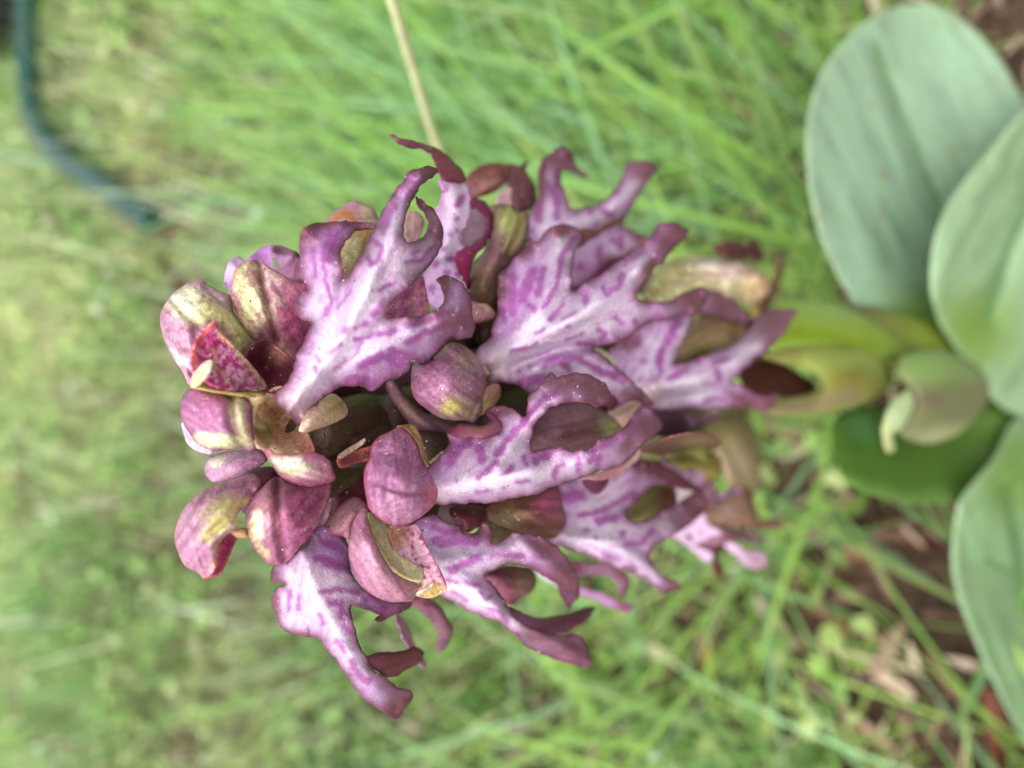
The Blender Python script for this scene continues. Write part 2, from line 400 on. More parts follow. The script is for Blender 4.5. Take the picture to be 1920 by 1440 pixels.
def blades(name, n, xr, yr, dens, length, width, lean, curl, az, cols, S=4, fold=True):
    """uncountable grass as one mesh; every argument is a function of the arrays (x, y)"""
    x = RNG.uniform(*xr, n*4); y = RNG.uniform(*yr, n*4)
    keep = RNG.random(n*4) < dens(x, y); x = x[keep][:n]; y = y[keep][:n]; n = len(x)
    Ln = length(x, y); W = width(x, y); th0 = lean(x, y); cu = curl(x, y); A = az(x, y)
    z0 = gz(x, y)-.001
    px = np.zeros(n); pz = np.zeros(n); pos = []
    for k in range(S+1):
        pos.append((px.copy(), pz.copy())); t = th0+cu*(k+.5)/S
        px = px+np.sin(t)*Ln/S; pz = pz+np.cos(t)*Ln/S
    tw = RNG.uniform(-.6, .6, n)
    V = np.zeros((n, S+1, 2, 3)); C = np.zeros((n, S+1, 2, 3)); base = cols(x, y)
    for k in range(S+1):
        f = k/S; w = W*(1-f**1.7)*(.75+.25*math.sin(math.pi*f))+W*.03
        cx = x+pos[k][0]*np.cos(A); cy = y+pos[k][0]*np.sin(A); cz = z0+np.maximum(pos[k][1], .0015)
        a2 = A+math.pi/2+tw*f
        for s, q in ((-1, 0), (1, 1)):
            V[:, k, q, 0] = cx+s*w*.5*np.cos(a2); V[:, k, q, 1] = cy+s*w*.5*np.sin(a2); V[:, k, q, 2] = cz+(.12*w*s*np.sin(tw*3))
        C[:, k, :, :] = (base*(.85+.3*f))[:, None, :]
    ids = np.arange(n*(S+1)*2).reshape(n, S+1, 2)
    Fq = np.stack([ids[:, :-1, 0], ids[:, :-1, 1], ids[:, 1:, 1], ids[:, 1:, 0]], -1).reshape(-1, 4)
    me = bpy.data.meshes.new(name); V = V.reshape(-1, 3)
    me.vertices.add(len(V)); me.vertices.foreach_set('co', V.ravel().astype(np.float32))
    me.loops.add(Fq.size); me.loops.foreach_set('vertex_index', Fq.ravel().astype(np.int32))
    me.polygons.add(len(Fq)); me.polygons.foreach_set('loop_start', np.arange(0, Fq.size, 4, dtype=np.int32))
    me.update(calc_edges=True)
    at = me.color_attributes.new('Col', 'FLOAT_COLOR', 'POINT'); c4 = np.ones((len(V), 4), np.float32); c4[:, :3] = C.reshape(-1, 3); at.data.foreach_set('color', c4.ravel())
    me.polygons.foreach_set('use_smooth', [True]*len(Fq)); me.materials.append(M_GRASS); me.validate()
    o = link(bpy.data.objects.new(name, me)); return o

def pick(cols, weights):
    L_ = np.array([lin(c) for c in cols]); w = np.array(weights, float)/sum(weights)
    def f(x, y):
        c = L_[RNG.choice(len(cols), len(x), p=w)]
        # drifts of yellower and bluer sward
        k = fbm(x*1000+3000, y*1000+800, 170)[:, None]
        return np.array([[.90, .98, 1.04]])*(1+.30*sstep(.35, 1.2, y))[:, None]*c*(1+(k-.5)*np.array([[.5, .25, .2]]))*RNG.uniform(.7, 1.3, (len(x), 1))  # far lawn's brightness painted in: colour paler with distance
    return f
U = lambda a, b: (lambda x, y: RNG.uniform(a, b, len(x)))
def patchy(x, y, s=90, thr=.4):
    return sstep(thr-.15, thr+.15, fbm(x*1000+2000, y*1000+4000, s))
bare = lambda x, y: .62*np.exp(-(((x+.085)/.032)**2+((y-.07)/.035)**2))+.65*np.exp(-(((x+.14)/.038)**2+((y-.0)/.035)**2))+np.exp(-(((x-.125)/.028)**2+((y-.0)/.03)**2))+.6*np.exp(-(((x+.05)/.02)**2+((y-.03)/.03)**2))

# fine short turf everywhere in view
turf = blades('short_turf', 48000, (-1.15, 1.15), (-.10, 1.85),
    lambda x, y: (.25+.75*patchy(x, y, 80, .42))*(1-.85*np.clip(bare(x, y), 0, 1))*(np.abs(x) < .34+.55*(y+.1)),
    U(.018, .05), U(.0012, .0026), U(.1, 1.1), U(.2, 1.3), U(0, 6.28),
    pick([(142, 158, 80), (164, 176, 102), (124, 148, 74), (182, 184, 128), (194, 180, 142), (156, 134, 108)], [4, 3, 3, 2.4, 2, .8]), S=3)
tag(turf, 'fine short green turf covering the lawn behind the orchid', 'grass', kind='stuff')
# long blades: lush on the +X side of the plant, loose and lying elsewhere
def dens_long(x, y):
    lush = sstep(-.02, .10, x)*sstep(.55, .22, y)
    return sstep(.66, .45, y)*np.clip(.25*patchy(x, y, 120, .5)+.9*lush+.22*sstep(.5, .1, y), 0, 1)*(1-.8*np.clip(bare(x, y), 0, 1))*(np.hypot(x/.05, (y+.01)/.06) > 1)*((y > .05) | (x < -.11))
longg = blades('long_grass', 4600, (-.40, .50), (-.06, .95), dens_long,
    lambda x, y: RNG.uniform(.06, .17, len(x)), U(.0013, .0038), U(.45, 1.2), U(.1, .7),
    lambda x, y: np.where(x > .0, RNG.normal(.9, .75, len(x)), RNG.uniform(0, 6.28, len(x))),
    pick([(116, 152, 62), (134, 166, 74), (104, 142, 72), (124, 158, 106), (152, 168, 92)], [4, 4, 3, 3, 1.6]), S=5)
tag(longg, 'long arching green grass blades around the foot of the orchid', 'grass', kind='stuff')

# pale dry seed stalks and darker tufts standing in the far lawn
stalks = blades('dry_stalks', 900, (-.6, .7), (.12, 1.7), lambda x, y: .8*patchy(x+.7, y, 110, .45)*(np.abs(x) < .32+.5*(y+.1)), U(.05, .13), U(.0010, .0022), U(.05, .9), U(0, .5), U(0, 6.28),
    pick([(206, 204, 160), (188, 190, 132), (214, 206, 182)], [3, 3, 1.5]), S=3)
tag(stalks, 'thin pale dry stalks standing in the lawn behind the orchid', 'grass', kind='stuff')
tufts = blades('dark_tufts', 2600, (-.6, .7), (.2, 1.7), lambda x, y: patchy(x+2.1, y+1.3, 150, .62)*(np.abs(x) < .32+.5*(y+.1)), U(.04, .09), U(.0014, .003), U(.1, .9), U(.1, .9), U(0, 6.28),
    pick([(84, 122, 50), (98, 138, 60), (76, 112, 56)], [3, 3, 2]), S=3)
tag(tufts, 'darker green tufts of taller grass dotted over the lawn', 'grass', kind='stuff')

# low rounded weed leaves between the grass (ground cover)
def ground_cover(n):
    x = RNG.uniform(-1., 1., n*5); y = RNG.uniform(.05, 1.7, n*5)
    k = (RNG.random(n*5) < patchy(x, y, 60, .5)) & (np.abs(x) < .32+.5*(y+.1)); x = x[k][:n]; y = y[k][:n]; n = len(x)
    r = RNG.uniform(.0025, .007, n); z = gz(x, y)+RNG.uniform(.004, .022, n)
    ang = RNG.uniform(0, 6.28, n); tx = RNG.normal(0, .35, n); ty = RNG.normal(0, .35, n)
    V = []; 
    for k_ in range(6):
        w = 2*math.pi*k_/6; rr = r*(1 if k_ else .25)
        dx = rr*np.cos(ang+w); dy = rr*np.sin(ang+w)*.8
        V.append(np.stack([x+dx, y+dy, z+dx*tx+dy*ty], -1))
    V = np.stack(V, 1).reshape(-1, 3); base = pick([(128, 158, 72), (156, 178, 98), (108, 142, 70), (178, 188, 120)], [4, 3, 3, 2])(x, y)
    return V, [tuple(range(i*6, i*6+6)) for i in range(n)], np.repeat(base, 6, 0)
V_, F_, C_ = ground_cover(14000)
tag(mesh_obj('weed_leaves', V_, F_, M_GRASS, None, C_), 'small rounded weed leaves scattered through the turf', 'ground cover', kind='stuff')

# brown and straw-coloured bits of litter lying on the soil
def litter(n):
    x = RNG.uniform(-.45, .5, n*3); y = RNG.uniform(-.06, 1.2, n*3)
    k = RNG.random(n*3) < np.clip(.25+.9*bare(x, y)+.5*patchy(x, y, 70, .58), 0, 1); x = x[k][:n]; y = y[k][:n]; n = len(x)
    Lh = RNG.uniform(.003, .014, n); W = Lh*RNG.uniform(.12, .5, n); a = RNG.uniform(0, 6.28, n); z = gz(x, y)+RNG.uniform(.001, .012, n); t = RNG.normal(0, .3, n)
    V = []
    for (u, v, h) in ((-1, 0, 0), (-.3, -.5, .1), (.5, -.45, .12), (1, 0, .02), (.45, .5, .1), (-.35, .45, .12)):
        V.append(np.stack([x+Lh*u*np.cos(a)-W*v*np.sin(a), y+Lh*u*np.sin(a)+W*v*np.cos(a), z+h*W+Lh*u*t*.5], -1))
    V = np.stack(V, 1).reshape(-1, 3)
    base = pick([(104, 80, 62), (146, 120, 98), (84, 62, 50), (176, 154, 130), (122, 94, 80)], [3, 2.5, 3, 1.4, 2])(x, y)
    return V, [tuple(range(i*6, i*6+6)) for i in range(n)], np.repeat(base, 6, 0)
V_, F_, C_ = litter(5200)
tag(mesh_obj('leaf_litter', V_, F_, M_LITTER, None, C_), 'brown and straw coloured leaf litter strewn on the soil', 'leaf litter', kind='stuff')
# ================================================================== the orchid
orchid = empty('orchid'); tag(orchid, 'tall giant orchid with a dense spike of purple and white flowers above broad green leaves', 'orchid')
pt = lambda px, py, R: Vector(unproj(px, py, R))
# stem
tube('stem', [pt(1906, 694, 0), pt(1800, 668, 0), pt(1640, 628, 0), pt(1500, 622, 0), pt(1330, 660, 0), pt(1150, 700, 0), pt(900, 735, 0), pt(650, 755, 0), pt(500, 770, 0)],
     [.009, .0085, .0068, .0062, .006, .0055, .005, .0042, .0028], M_LEAF, orchid,
     [(120, 140, 70), (128, 150, 62), (132, 152, 50), (128, 146, 56), (100, 96, 60), (84, 62, 52), (70, 44, 46), (66, 38, 44), (70, 44, 46)], seg=20, step=4)

FL = {}
def flower(key):
    FL[key] = empty('flower', (0, 0, 0), orchid); return FL[key]
def ovary(fl, a, b, c, r=2.6, col=((84, 62, 46), (92, 76, 44), (78, 48, 44))):  # default colours darkened to paint in shade between the flowers
    tube('ovary', [pt(*a), pt(*b), pt(*c)], [r*.8e-3, r*1.1e-3, r*.8e-3], M_SEP, fl, col, seg=12, step=5)
def strokes(txt, st=.92):
    """'w x,y x,y; w x,y ...' purple blotches"""
    T = [s.split() for s in txt.split(';') if s.strip()]
    return [('glow', ' '.join(t[1:]), float(t[0])*1.7+5, LILAC, .35) for t in T]+[('line', ' '.join(t[1:]), float(t[0])*.8+1.0, PUR, st, 4.5) for t in T]
def lip_ops(veins, blot, tips, rim=7, base=LILAC, vw=30, claw=None, fan=None, mar=MAR):
    ops = [('base', base)]
    if fan: ops += [('streak', fan[0], fan[1], 70, 9, .60, PUR, .55)]
    ops += [('glow', v, vw*.85, WHITE, .9) for v in veins]
    if fan: ops += [('streak', fan[0]+7, fan[1]+3, 46, 3.2, .66, PUR, .38)]
    ops += strokes(blot)
    if claw: ops += [('blob', claw[0], claw[1], claw[2], (228, 200, 204), .8)]
    ops += [('rim', rim*3.4, (150, 92, 142), .42), ('rim', rim*1.7, (122, 66, 96), .65)]
    ops += [('blob', *t, MAUVE, .95) for t in tips]
    ops += [('rim', rim*.7, mar, .72)]
    return ops
LIPBACK = [('base', (196, 150, 172)), ('rim', 22, MAR, .9)]

# ---------------- flower 1: big pale lip over the dark gap, hood with a cream flank
f = flower('A')
A_OUT = "569,806 543,780 520,755 518,735 536,722 547,696 561,655 577,621 584,607 569,600 556,590 551,575 554,561 566,550 577,543 567,527 552,520 554,497 561,485 559,462 565,435 575,422 595,417 635,415 670,417 702,421 700,431 680,429 665,432 650,450 641,470 640,490 641,512 645,525 660,505 680,470 700,430 715,400 735,365 755,340 767,322 787,314 805,311 820,315 822,322 810,332 792,347 780,362 770,382 760,405 756,430 759,445 765,454 777,451 792,442 802,430 807,415 800,400 787,385 779,370 792,377 810,392 822,412 831,432 830,452 820,477 805,500 780,525 752,552 732,577 727,592 761,594 795,591 822,580 834,563 836,550 829,534 820,523 835,517 855,522 872,537 882,557 886,577 887,596 891,616 884,632 864,639 850,633 838,641 825,657 813,671 804,683 790,685 772,678 769,692 761,702 745,708 726,715 712,728 696,736 685,730 671,722 653,723 635,728 616,740 598,751 586,772"
petal('lip', A_OUT, [(545, 775, 18.5), (575, 700, 21.5), (600, 640, 24), (690, 560, 27), (740, 440, 28), (790, 330, 25), (822, 318, 21), (570, 440, 22), (555, 510, 20), (556, 580, 19), (620, 500, 24.5), (690, 425, 20.5), (810, 430, 24.5), (830, 450, 23), (782, 372, 21), (760, 610, 27.5), (850, 575, 27), (886, 600, 24.5), (830, 530, 22.5), (860, 636, 23.5), (800, 680, 23), (690, 730, 20), (700, 660, 26), (620, 735, 19.5)], f,
      lip_ops(["545,770 600,690 680,560 715,470 745,400", "640,680 720,630 790,600", "600,600 610,520", "690,560 760,500 810,455"],
      "13 625,425 617,460 612,482; 5 607,500 612,530 622,562 615,590; 4 588,470 592,520; 5 700,452 717,465 712,487 695,497 687,482; 10 737,387 725,410 717,432; 5 712,545 740,532; 7 700,590 717,572; 4 815,457 790,487 765,495; 4 775,477 785,470; 5 644,621 651,614; 4 667,616 685,607; 6 669,639 703,628 740,621; 7 765,609 802,600 845,582; 6 765,641 795,623 836,609; 9 733,655 760,667; 10 678,685 715,667 749,680; 11 655,712 700,715; 2 628,694 667,662 680,644; 3 621,660 637,648; 2 632,580 657,545; 3 596,667 600,678; 3 590,690 594,700; 2 605,600 612,580; 3 575,640 580,625",
      [(810, 320, 30), (790, 385, 22), (868, 600, (26, 60, 80)), (570, 440, 26), (600, 418, (45, 10, 0)), (685, 424, (30, 9, 0)), (552, 510, 16), (556, 580, 16), (830, 528, 22), (822, 440, 14)], 8, claw=(550, 765, 46), fan=(530, 790), vw=36), M_LIP, res=4, ripple=(.55, 62, 26), th=.5,
      creases=[("545,770 600,690 680,560 740,410 790,330", 16, -1.1), ("640,690 730,650 850,600", 20, -.9), ("610,560 605,480 640,430", 15, -.6), ("645,528 640,600 600,680", 14, .9), ("727,595 690,640 630,700", 16, .9)], back=LIPBACK)
petal('spur', "560,806 576,770 598,752 623,738 640,748 652,767 648,781 623,795 590,806 572,812", [(580, 790, 18), (640, 765, 15), (610, 745, 16)], f, [('base', (214, 182, 160)), ('blob', 622, 770, (16, 24, 20), (190, 170, 90), .8), ('blob', 645, 765, 12, (200, 170, 110), .7)], dome=2.2, closed=True)
petal('hood', "338,769 341,747 352,731 377,725 405,731 427,739 436,736 449,736 461,744 472,761 474,792 477,819 486,839 472,846 455,842 424,844 399,846 372,833 358,817 344,794", [(345, 770, 14), (400, 730, 15), (400, 840, 17), (470, 780, 18), (485, 838, 17), (355, 815, 14)], f,
      [('base', (176, 112, 150)), ('blob', 385, 765, 45, (182, 104, 150), .8), ('veins', 75, 7, (196, 140, 170), .35), ('line', "440,740 446,780 462,830", 14, (206, 192, 150), .9, 8), ('line', "375,824 410,828 445,832", 13, CREAM, .95, 5), ('blob', 415, 822, (22, 8, 10), CREAM, .8), ('rim', 5, (150, 60, 100), .8)], dome=3.6, res=4,
      creases=[("432,740 434,790 455,838", 9, 1.5)])
petal('column', "452,738 461,739 497,739 516,728 534,728 552,760 572,800 584,830 588,847 558,851 530,851 511,839 486,838 478,815 474,785 468,760", [(470, 745, 15), (520, 735, 16), (575, 805, 17), (585, 845, 18.5), (485, 835, 19), (530, 800, 13.5), (500, 770, 14)], f,
      [('base', (196, 156, 122)), ('blob', 500, 808, (28, 16, -10), (130, 128, 40), .9), ('blob', 545, 810, 34, (196, 140, 120), .7), ('blob', 585, 835, 20, (160, 84, 76), .8), ('line', "476,760 482,790 492,800", 7, (222, 205, 160), .8, 4), ('line', "488,835 520,840 560,848", 4, (226, 190, 150), .8), ('blob', 515, 770, (18, 14, 40), (150, 96, 50), .8), ('spots', 7, .68, (220, 150, 130), .5)], th=.6, res=4)
petal('anther', "462,742 475,738 490,739 498,744 496,752 488,758 484,764 480,780 474,778 475,762 468,757", [(470, 745, 17.5), (494, 746, 17.8), (478, 775, 16.5)], f, [('base', (232, 204, 150)), ('rim', 4, (206, 160, 110), .6)], dome=1.2, closed=True, res=3)
petal('sepal', "494,842 516,850 544,851 580,847 599,851 619,864 626,884 630,900 613,908 580,914 547,906 524,892 508,869", [(500, 845, 19), (560, 848, 20.5), (615, 865, 20), (628, 900, 17.5), (570, 910, 17), (520, 888, 17.5), (570, 880, 20)], f,
      [('base', (194, 124, 154)), ('blob', 543, 868, (46, 15, 8), (246, 242, 210), 1), ('blob', 570, 888, (34, 10, -6), (228, 200, 190), .9), ('line', "525,884 550,884 575,870", 2, (190, 190, 90), .8), ('spots', 9, .66, (166, 70, 122), .55), ('rim', 7, (172, 84, 112), .9)], dome=2.2, res=4)
ovary(f, (575, 815, 16), (640, 800, 8), (720, 765, 2), 2.6)

# ---------------- flower 2: upper hood of the top left corner of the spike
f = flower('P')
petal('hood', "300,605 302,585 320,555 345,535 375,522 390,533 412,545 432,555 440,585 460,615 485,645 510,665 505,700 470,710 430,712 395,712 357,722 342,697 325,672 307,635", [(305, 600, 8), (350, 540, 7), (430, 555, 9), (500, 660, 9), (360, 715, 11), (430, 640, 9), (320, 665, 9), (480, 700, 8)], f,
      [('base', (196, 146, 170)), ('line', "345,565 385,588 430,612 470,640", 28, (218, 212, 144), .95, 16), ('blob', 347, 566, (32, 25, 30), (250, 246, 212), 1), ('blob', 420, 545, (40, 16, 35), (214, 186, 170), .8), ('line', "365,615 400,605 430,630", 9, (150, 92, 110), .8, 8), ('spots', 13, .72, (150, 84, 80), .6), ('line', "322,660 340,676 355,684", 7, (250, 240, 235), .9, 4), ('blob', 490, 660, (28, 22, 30), (104, 44, 40), .9), ('blob', 470, 690, 40, (88, 26, 44), .9), ('rim', 5, (186, 130, 150), .7)], dome=5.5, res=4,
      creases=[("325,560 365,610 372,660 362,700", 8, 1.2), ("385,540 430,585 475,640", 7, .8), ("440,560 470,620", 9, 1.2)])
petal('sepal', "432,552 435,530 440,507 455,492 480,487 505,500 530,515 552,527 575,532 596,540 596,575 590,605 570,642 552,688 530,680 505,660 480,645 455,612 440,582", [(435, 545, 10), (480, 490, 9), (570, 545, 12), (560, 660, 11), (480, 645, 10), (500, 570, 12)], f,
      [('base', (190, 110, 140)), ('blob', 464, 550, (42, 90, -10), (230, 226, 168), 1), ('blob', 512, 540, (30, 48, 0), (236, 202, 196), .9), ('blob', 550, 585, (30, 40, 0), (190, 84, 136), .6), ('blob', 550, 525, (26, 12, 30), (205, 90, 140), .7), ('spots', 13, .62, (176, 60, 120), .6), ('line', "482,490 492,530 502,580 520,640", 3.5, (124, 92, 46), .9), ('line', "455,560 490,556", 1.5, (150, 150, 50), .5), ('blob', 500, 625, (26, 20, 0), (160, 86, 110), .7), ('blob', 530, 660, (18, 22, 0), (214, 170, 150), .7), ('rim', 5, (168, 80, 96), .8)], dome=1.7, res=4,
      creases=[("482,490 492,530 502,580 520,640", 7, 1.3)])
petal('petal', "357,690 362,655 370,632 387,615 405,602 412,622 440,650 475,687 502,727 470,730 430,733 385,716", [(365, 690, 17), (405, 605, 17), (440, 652, 16), (500, 727, 15.5), (430, 730, 18), (410, 670, 16)], f,
      [('base', MAG), ('spots', 8, .56, (210, 150, 176), .75), ('spots', 5, .62, (226, 180, 196), .5), ('blob', 385, 645, (18, 36, 20), MAG, .6), ('blob', 480, 700, 30, (190, 130, 150), .4), ('line', "400,655 405,690 435,722", 2, (196, 160, 80), .8), ('line', "362,690 364,655 387,617 405,604", 5, (196, 86, 70), .9, 3), ('line', "412,625 440,652 502,727", 4, (210, 170, 110), .8, 3)], res=4)
petal('anther', "358,724 362,700 372,686 390,675 399,677 395,695 382,712 370,724", [(362, 720, 19.5), (395, 680, 19), (380, 700, 19.5)], f, [('base', (246, 236, 206)), ('blob', 372, 715, 14, (226, 214, 140), .7)], dome=1., closed=True, res=3)
petal('petal', "357,722 372,712 395,712 430,728 470,732 500,735 480,742 440,738 405,733 375,727", [(365, 720, 15), (430, 732, 17), (490, 736, 16)], f, [('base', (176, 160, 84)), ('rim', 4, (150, 110, 70), .6)], res=4)
petal('lip', "420,527 424,505 432,488 445,481 458,487 470,478 487,465 512,460 540,466 560,472 570,500 566,545 520,560 470,570 440,560 428,545", [(425, 510, 4.5), (500, 465, 3.5), (555, 475, 6), (540, 540, 7.5), (460, 550, 7)], f,
      [('base', (200, 150, 204)), ('blob', 432, 510, (14, 26, 10), (226, 190, 226), .8), ('blob', 490, 480, 22, (176, 100, 176), .8), ('line', "518,470 560,476", 8, (110, 60, 74), .95, 4), ('blob', 540, 505, 22, (186, 120, 150), .8), ('line', "513,490 524,497", 5, (150, 160, 80), .8)], M_LIP, dome=1.5, ripple=(.8, 50, 20))
petal('sepal', "610,418 622,402 640,388 655,379 667,375 680,380 697,388 708,405 712,425 690,440 650,445 620,432", [(612, 415, 7), (667, 377, 6), (705, 405, 8), (660, 435, 11)], f, [('base', (190, 126, 150)), ('blob', 690, 402, (14, 24, -20), (206, 180, 150), .95), ('line', "618,415 640,403 652,400 658,412", 7, (176, 110, 40), .95, 3), ('rim', 5, (170, 110, 140), .7)], dome=2)
ovary(f, (520, 690, 8), (600, 720, 4), (680, 745, 0), 2.4, ((92, 40, 48), (90, 44, 46), (80, 40, 44)))
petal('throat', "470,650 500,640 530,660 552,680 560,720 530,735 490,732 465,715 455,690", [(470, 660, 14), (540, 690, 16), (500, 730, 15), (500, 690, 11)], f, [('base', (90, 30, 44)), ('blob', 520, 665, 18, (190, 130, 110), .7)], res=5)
petal('sepal', "640,440 655,432 685,428 705,428 710,460 690,500 665,535 645,540 636,500", [(650, 435, 15), (700, 430, 15), (645, 535, 19), (680, 480, 18)], f, [('base', (172, 152, 100)), ('blob', 690, 440, 24, (170, 118, 70), .8), ('blob', 655, 520, 26, (120, 100, 60), .7), ('blob', 665, 460, 14, (200, 180, 150), .5), ('rim', 6, (130, 80, 60), .8)], dome=1.8)

# ---------------- flower 3: lower left hood pair and the long lip hanging below it
f = flower('G')
petal('lip', "587,995 612,985 640,990 655,1027 663,1080 692,1112 735,1128 771,1130 757,1147 733,1157 710,1166 701,1161 716,1153 698,1147 675,1140 659,1134 660,1161 669,1190 679,1220 688,1232 694,1250 712,1264 726,1272 742,1287 768,1295 774,1307 757,1330 742,1349 721,1336 692,1316 669,1295 651,1269 631,1240 611,1217 596,1196 572,1194 541,1187 523,1170 517,1146 510,1141 512,1115 520,1103 533,1097 533,1091 512,1092 507,1080 514,1059 538,1054 558,1036 576,1016",
      [(590, 1000, 16.5), (640, 1000, 16.5), (560, 1050, 19), (600, 1120, 20), (650, 1220, 19), (710, 1300, 16), (760, 1320, 12), (515, 1075, 14), (515, 1150, 13), (560, 1190, 13), (680, 1110, 18), (750, 1140, 15.5), (545, 1110, 17.5), (640, 1060, 18.5)], f,
      lip_ops(["565,1045 590,1110 630,1190 670,1250", "600,1080 650,1110", "540,1100 545,1160"], "8 596,1045 652,1068; 4 599,1112 631,1106 672,1112; 7 617,1127 637,1132 640,1156; 7 690,1121 722,1144 754,1147; 4 602,1153 608,1167; 6 646,1173 663,1188; 4 631,1202 646,1223; 7 660,1240 669,1261 692,1278; 4 545,1110 543,1145; 8 610,1015 640,1030; 4 560,1120 562,1140",
      [(760, 1318, (34, 44, 30)), (735, 1335, 24), (512, 1080, 18), (512, 1130, (14, 30, 0)), (560, 1192, (50, 12, 8)), (712, 1160, 12), (755, 1140, 18)], 6, vw=34, fan=(575, 960)), M_LIP, res=4, ripple=(.4, 55, 18), creases=[("565,1030 590,1110 640,1210 720,1310", 18, -.7), ("545,1060 555,1120 590,1185", 10, .9)], back=LIPBACK)
petal('lip_lobe', "686,1230 733,1222 755,1219 777,1213 790,1217 795,1227 788,1242 762,1258 735,1270 718,1266 700,1252", [(690, 1240, 17.5), (790, 1220, 11), (730, 1262, 15), (740, 1235, 14)], f, [('base', (124, 62, 74)), ('veins', -12, 5, (104, 48, 62), .5), ('rim', 5, (96, 40, 58), .8), ('blob', 700, 1245, 18, (150, 80, 110), .6)], M_LIP, dome=1)
petal('lip_lobe', "742,1150 754,1156 768,1185 782,1214 797,1238 800,1250 792,1250 780,1232 766,1212 752,1180", [(745, 1155, 6), (797, 1245, 3), (770, 1200, 5)], f, [('base', (206, 150, 196)), ('rim', 4, (190, 120, 170), .7)], M_LIP, res=4)
petal('hood', "327,1006 333,978 347,950 369,928 399,911 436,899 474,888 490,905 478,922 462,945 447,962 440,990 425,1003 412,1018 406,1042 402,1068 383,1085 372,1075 347,1061 333,1033", [(330, 1000, 12), (400, 912, 13), (480, 895, 14), (440, 980, 18), (405, 1060, 18), (345, 1055, 13)], f,
      [('base', (184, 122, 152)), ('veins', 60, 7, (204, 150, 176), .35), ('blob', 415, 960, (38, 28, -40), (210, 194, 124), 1), ('line', "390,1005 425,980 460,945", 15, (212, 196, 130), .9, 8), ('line', "384,1008 392,998 430,965 446,950", 2, (214, 204, 120), .9), ('line', "370,940 400,920 450,902", 10, (150, 84, 118), .8, 7), ('spots', 8, .62, (204, 160, 180), .4), ('line', "402,1066 406,1040 418,1015", 6, (196, 180, 130), .8, 5), ('rim', 4, (196, 120, 130), .7)], dome=3.6, res=4,
      creases=[("384,1010 430,968 470,925", 8, 1.3), ("366,985 372,1020 390,1075", 9, .9)])
petal('petal', "413,1014 428,1002 446,1000 440,1020 428,1050 415,1075 400,1082 385,1084 400,1066", [(415, 1015, 13), (440, 1010, 12), (395, 1080, 15)], f, [('base', (184, 60, 112)), ('rim', 6, (206, 120, 110), .8)], res=4)
petal('anther', "432,996 444,990 460,990 466,1000 460,1008 444,1008", [(440, 998, 15.5), (460, 998, 16)], f, [('base', (226, 176, 128))], dome=1.2, closed=True, res=3)
petal('sepal', "462,956 474,933 494,911 519,894 544,906 580,914 605,905 622,906 619,931 608,961 591,992 572,1019 552,1042 530,1057 502,1056 480,1033 466,1008 461,978", [(465, 970, 17), (520, 900, 15), (620, 908, 15), (600, 980, 17), (530, 1055, 17.5), (475, 1025, 16), (530, 970, 19.5)], f,
      [('base', (176, 108, 140)), ('blob', 494, 960, (30, 50, 10), (196, 140, 150), .85), ('blob', 575, 970, (40, 70, 25), (166, 78, 122), .8), ('spots', 9, .6, (204, 130, 164), .5), ('line', "484,965 482,990 488,1005", 9, (240, 234, 196), 1, 4), ('line', "470,985 478,1015 500,1040", 7, (216, 196, 140), .9, 5), ('line', "521,900 518,950 522,1000 532,1050", 5, (130, 72, 76), .85), ('line', "592,985 608,958 620,920", 5, (224, 170, 170), .7, 4), ('rim', 5, (164, 84, 104), .8), ('blob', 520, 905, 20, (116, 50, 70), .5)], dome=1.8, res=4,
      creases=[("521,900 518,950 522,1000 532,1050", 9, 1.3)])
petal('sepal', "383,878 391,858 419,847 455,842 486,842 502,861 480,880 447,896 420,903 399,904 386,892", [(385, 880, 5), (450, 845, 7), (500, 860, 10), (420, 900, 7)], f, [('base', (196, 140, 172)), ('blob', 408, 866, (18, 10, -30), (240, 232, 196), .9), ('rim', 5, (170, 110, 150), .7)], dome=3)
petal('sepal', "340,795 345,815 350,830 366,844 392,852 400,845 372,833 358,817 344,792", [(342, 800, 11), (395, 848, 12), (360, 830, 11)], f, [('base', (200, 164, 186)), ('blob', 350, 825, 14, (190, 140, 170), .6)], res=3)
petal('petal', "575,1000 585,985 600,960 612,940 622,935 615,970 600,1000 590,1005", [(580, 1000, 15), (615, 945, 14)], f, [('base', (224, 186, 200)), ('blob', 615, 945, 14, (150, 70, 90), .6)], res=4)
petal('sepal', "600,1000 615,975 640,945 665,930 690,950 668,975 655,1010 640,1005", [(605, 998, 15), (670, 935, 16), (650, 1000, 18)], f, [('base', (172, 120, 130)), ('line', "610,990 650,960", 2, (140, 110, 60), .6), ('rim', 6, (150, 70, 100), .8)], dome=1.5, res=4)
ovary(f, (560, 920, 12), (630, 870, 8), (700, 800, 1), 2.6)
petal('bract', "632,862 650,850 690,838 715,832 700,860 670,868 640,878", [(635, 868, 15), (710, 838, 14)], f, [('base', (150, 70, 72)), ('rim', 4, (180, 100, 80), .7)], res=4)
petal('bract', "634,855 646,845 668,832 685,822 683,832 662,846 640,860", [(638, 855, 16.2), (682, 826, 15)], f, [('base', (214, 178, 160))], res=3)

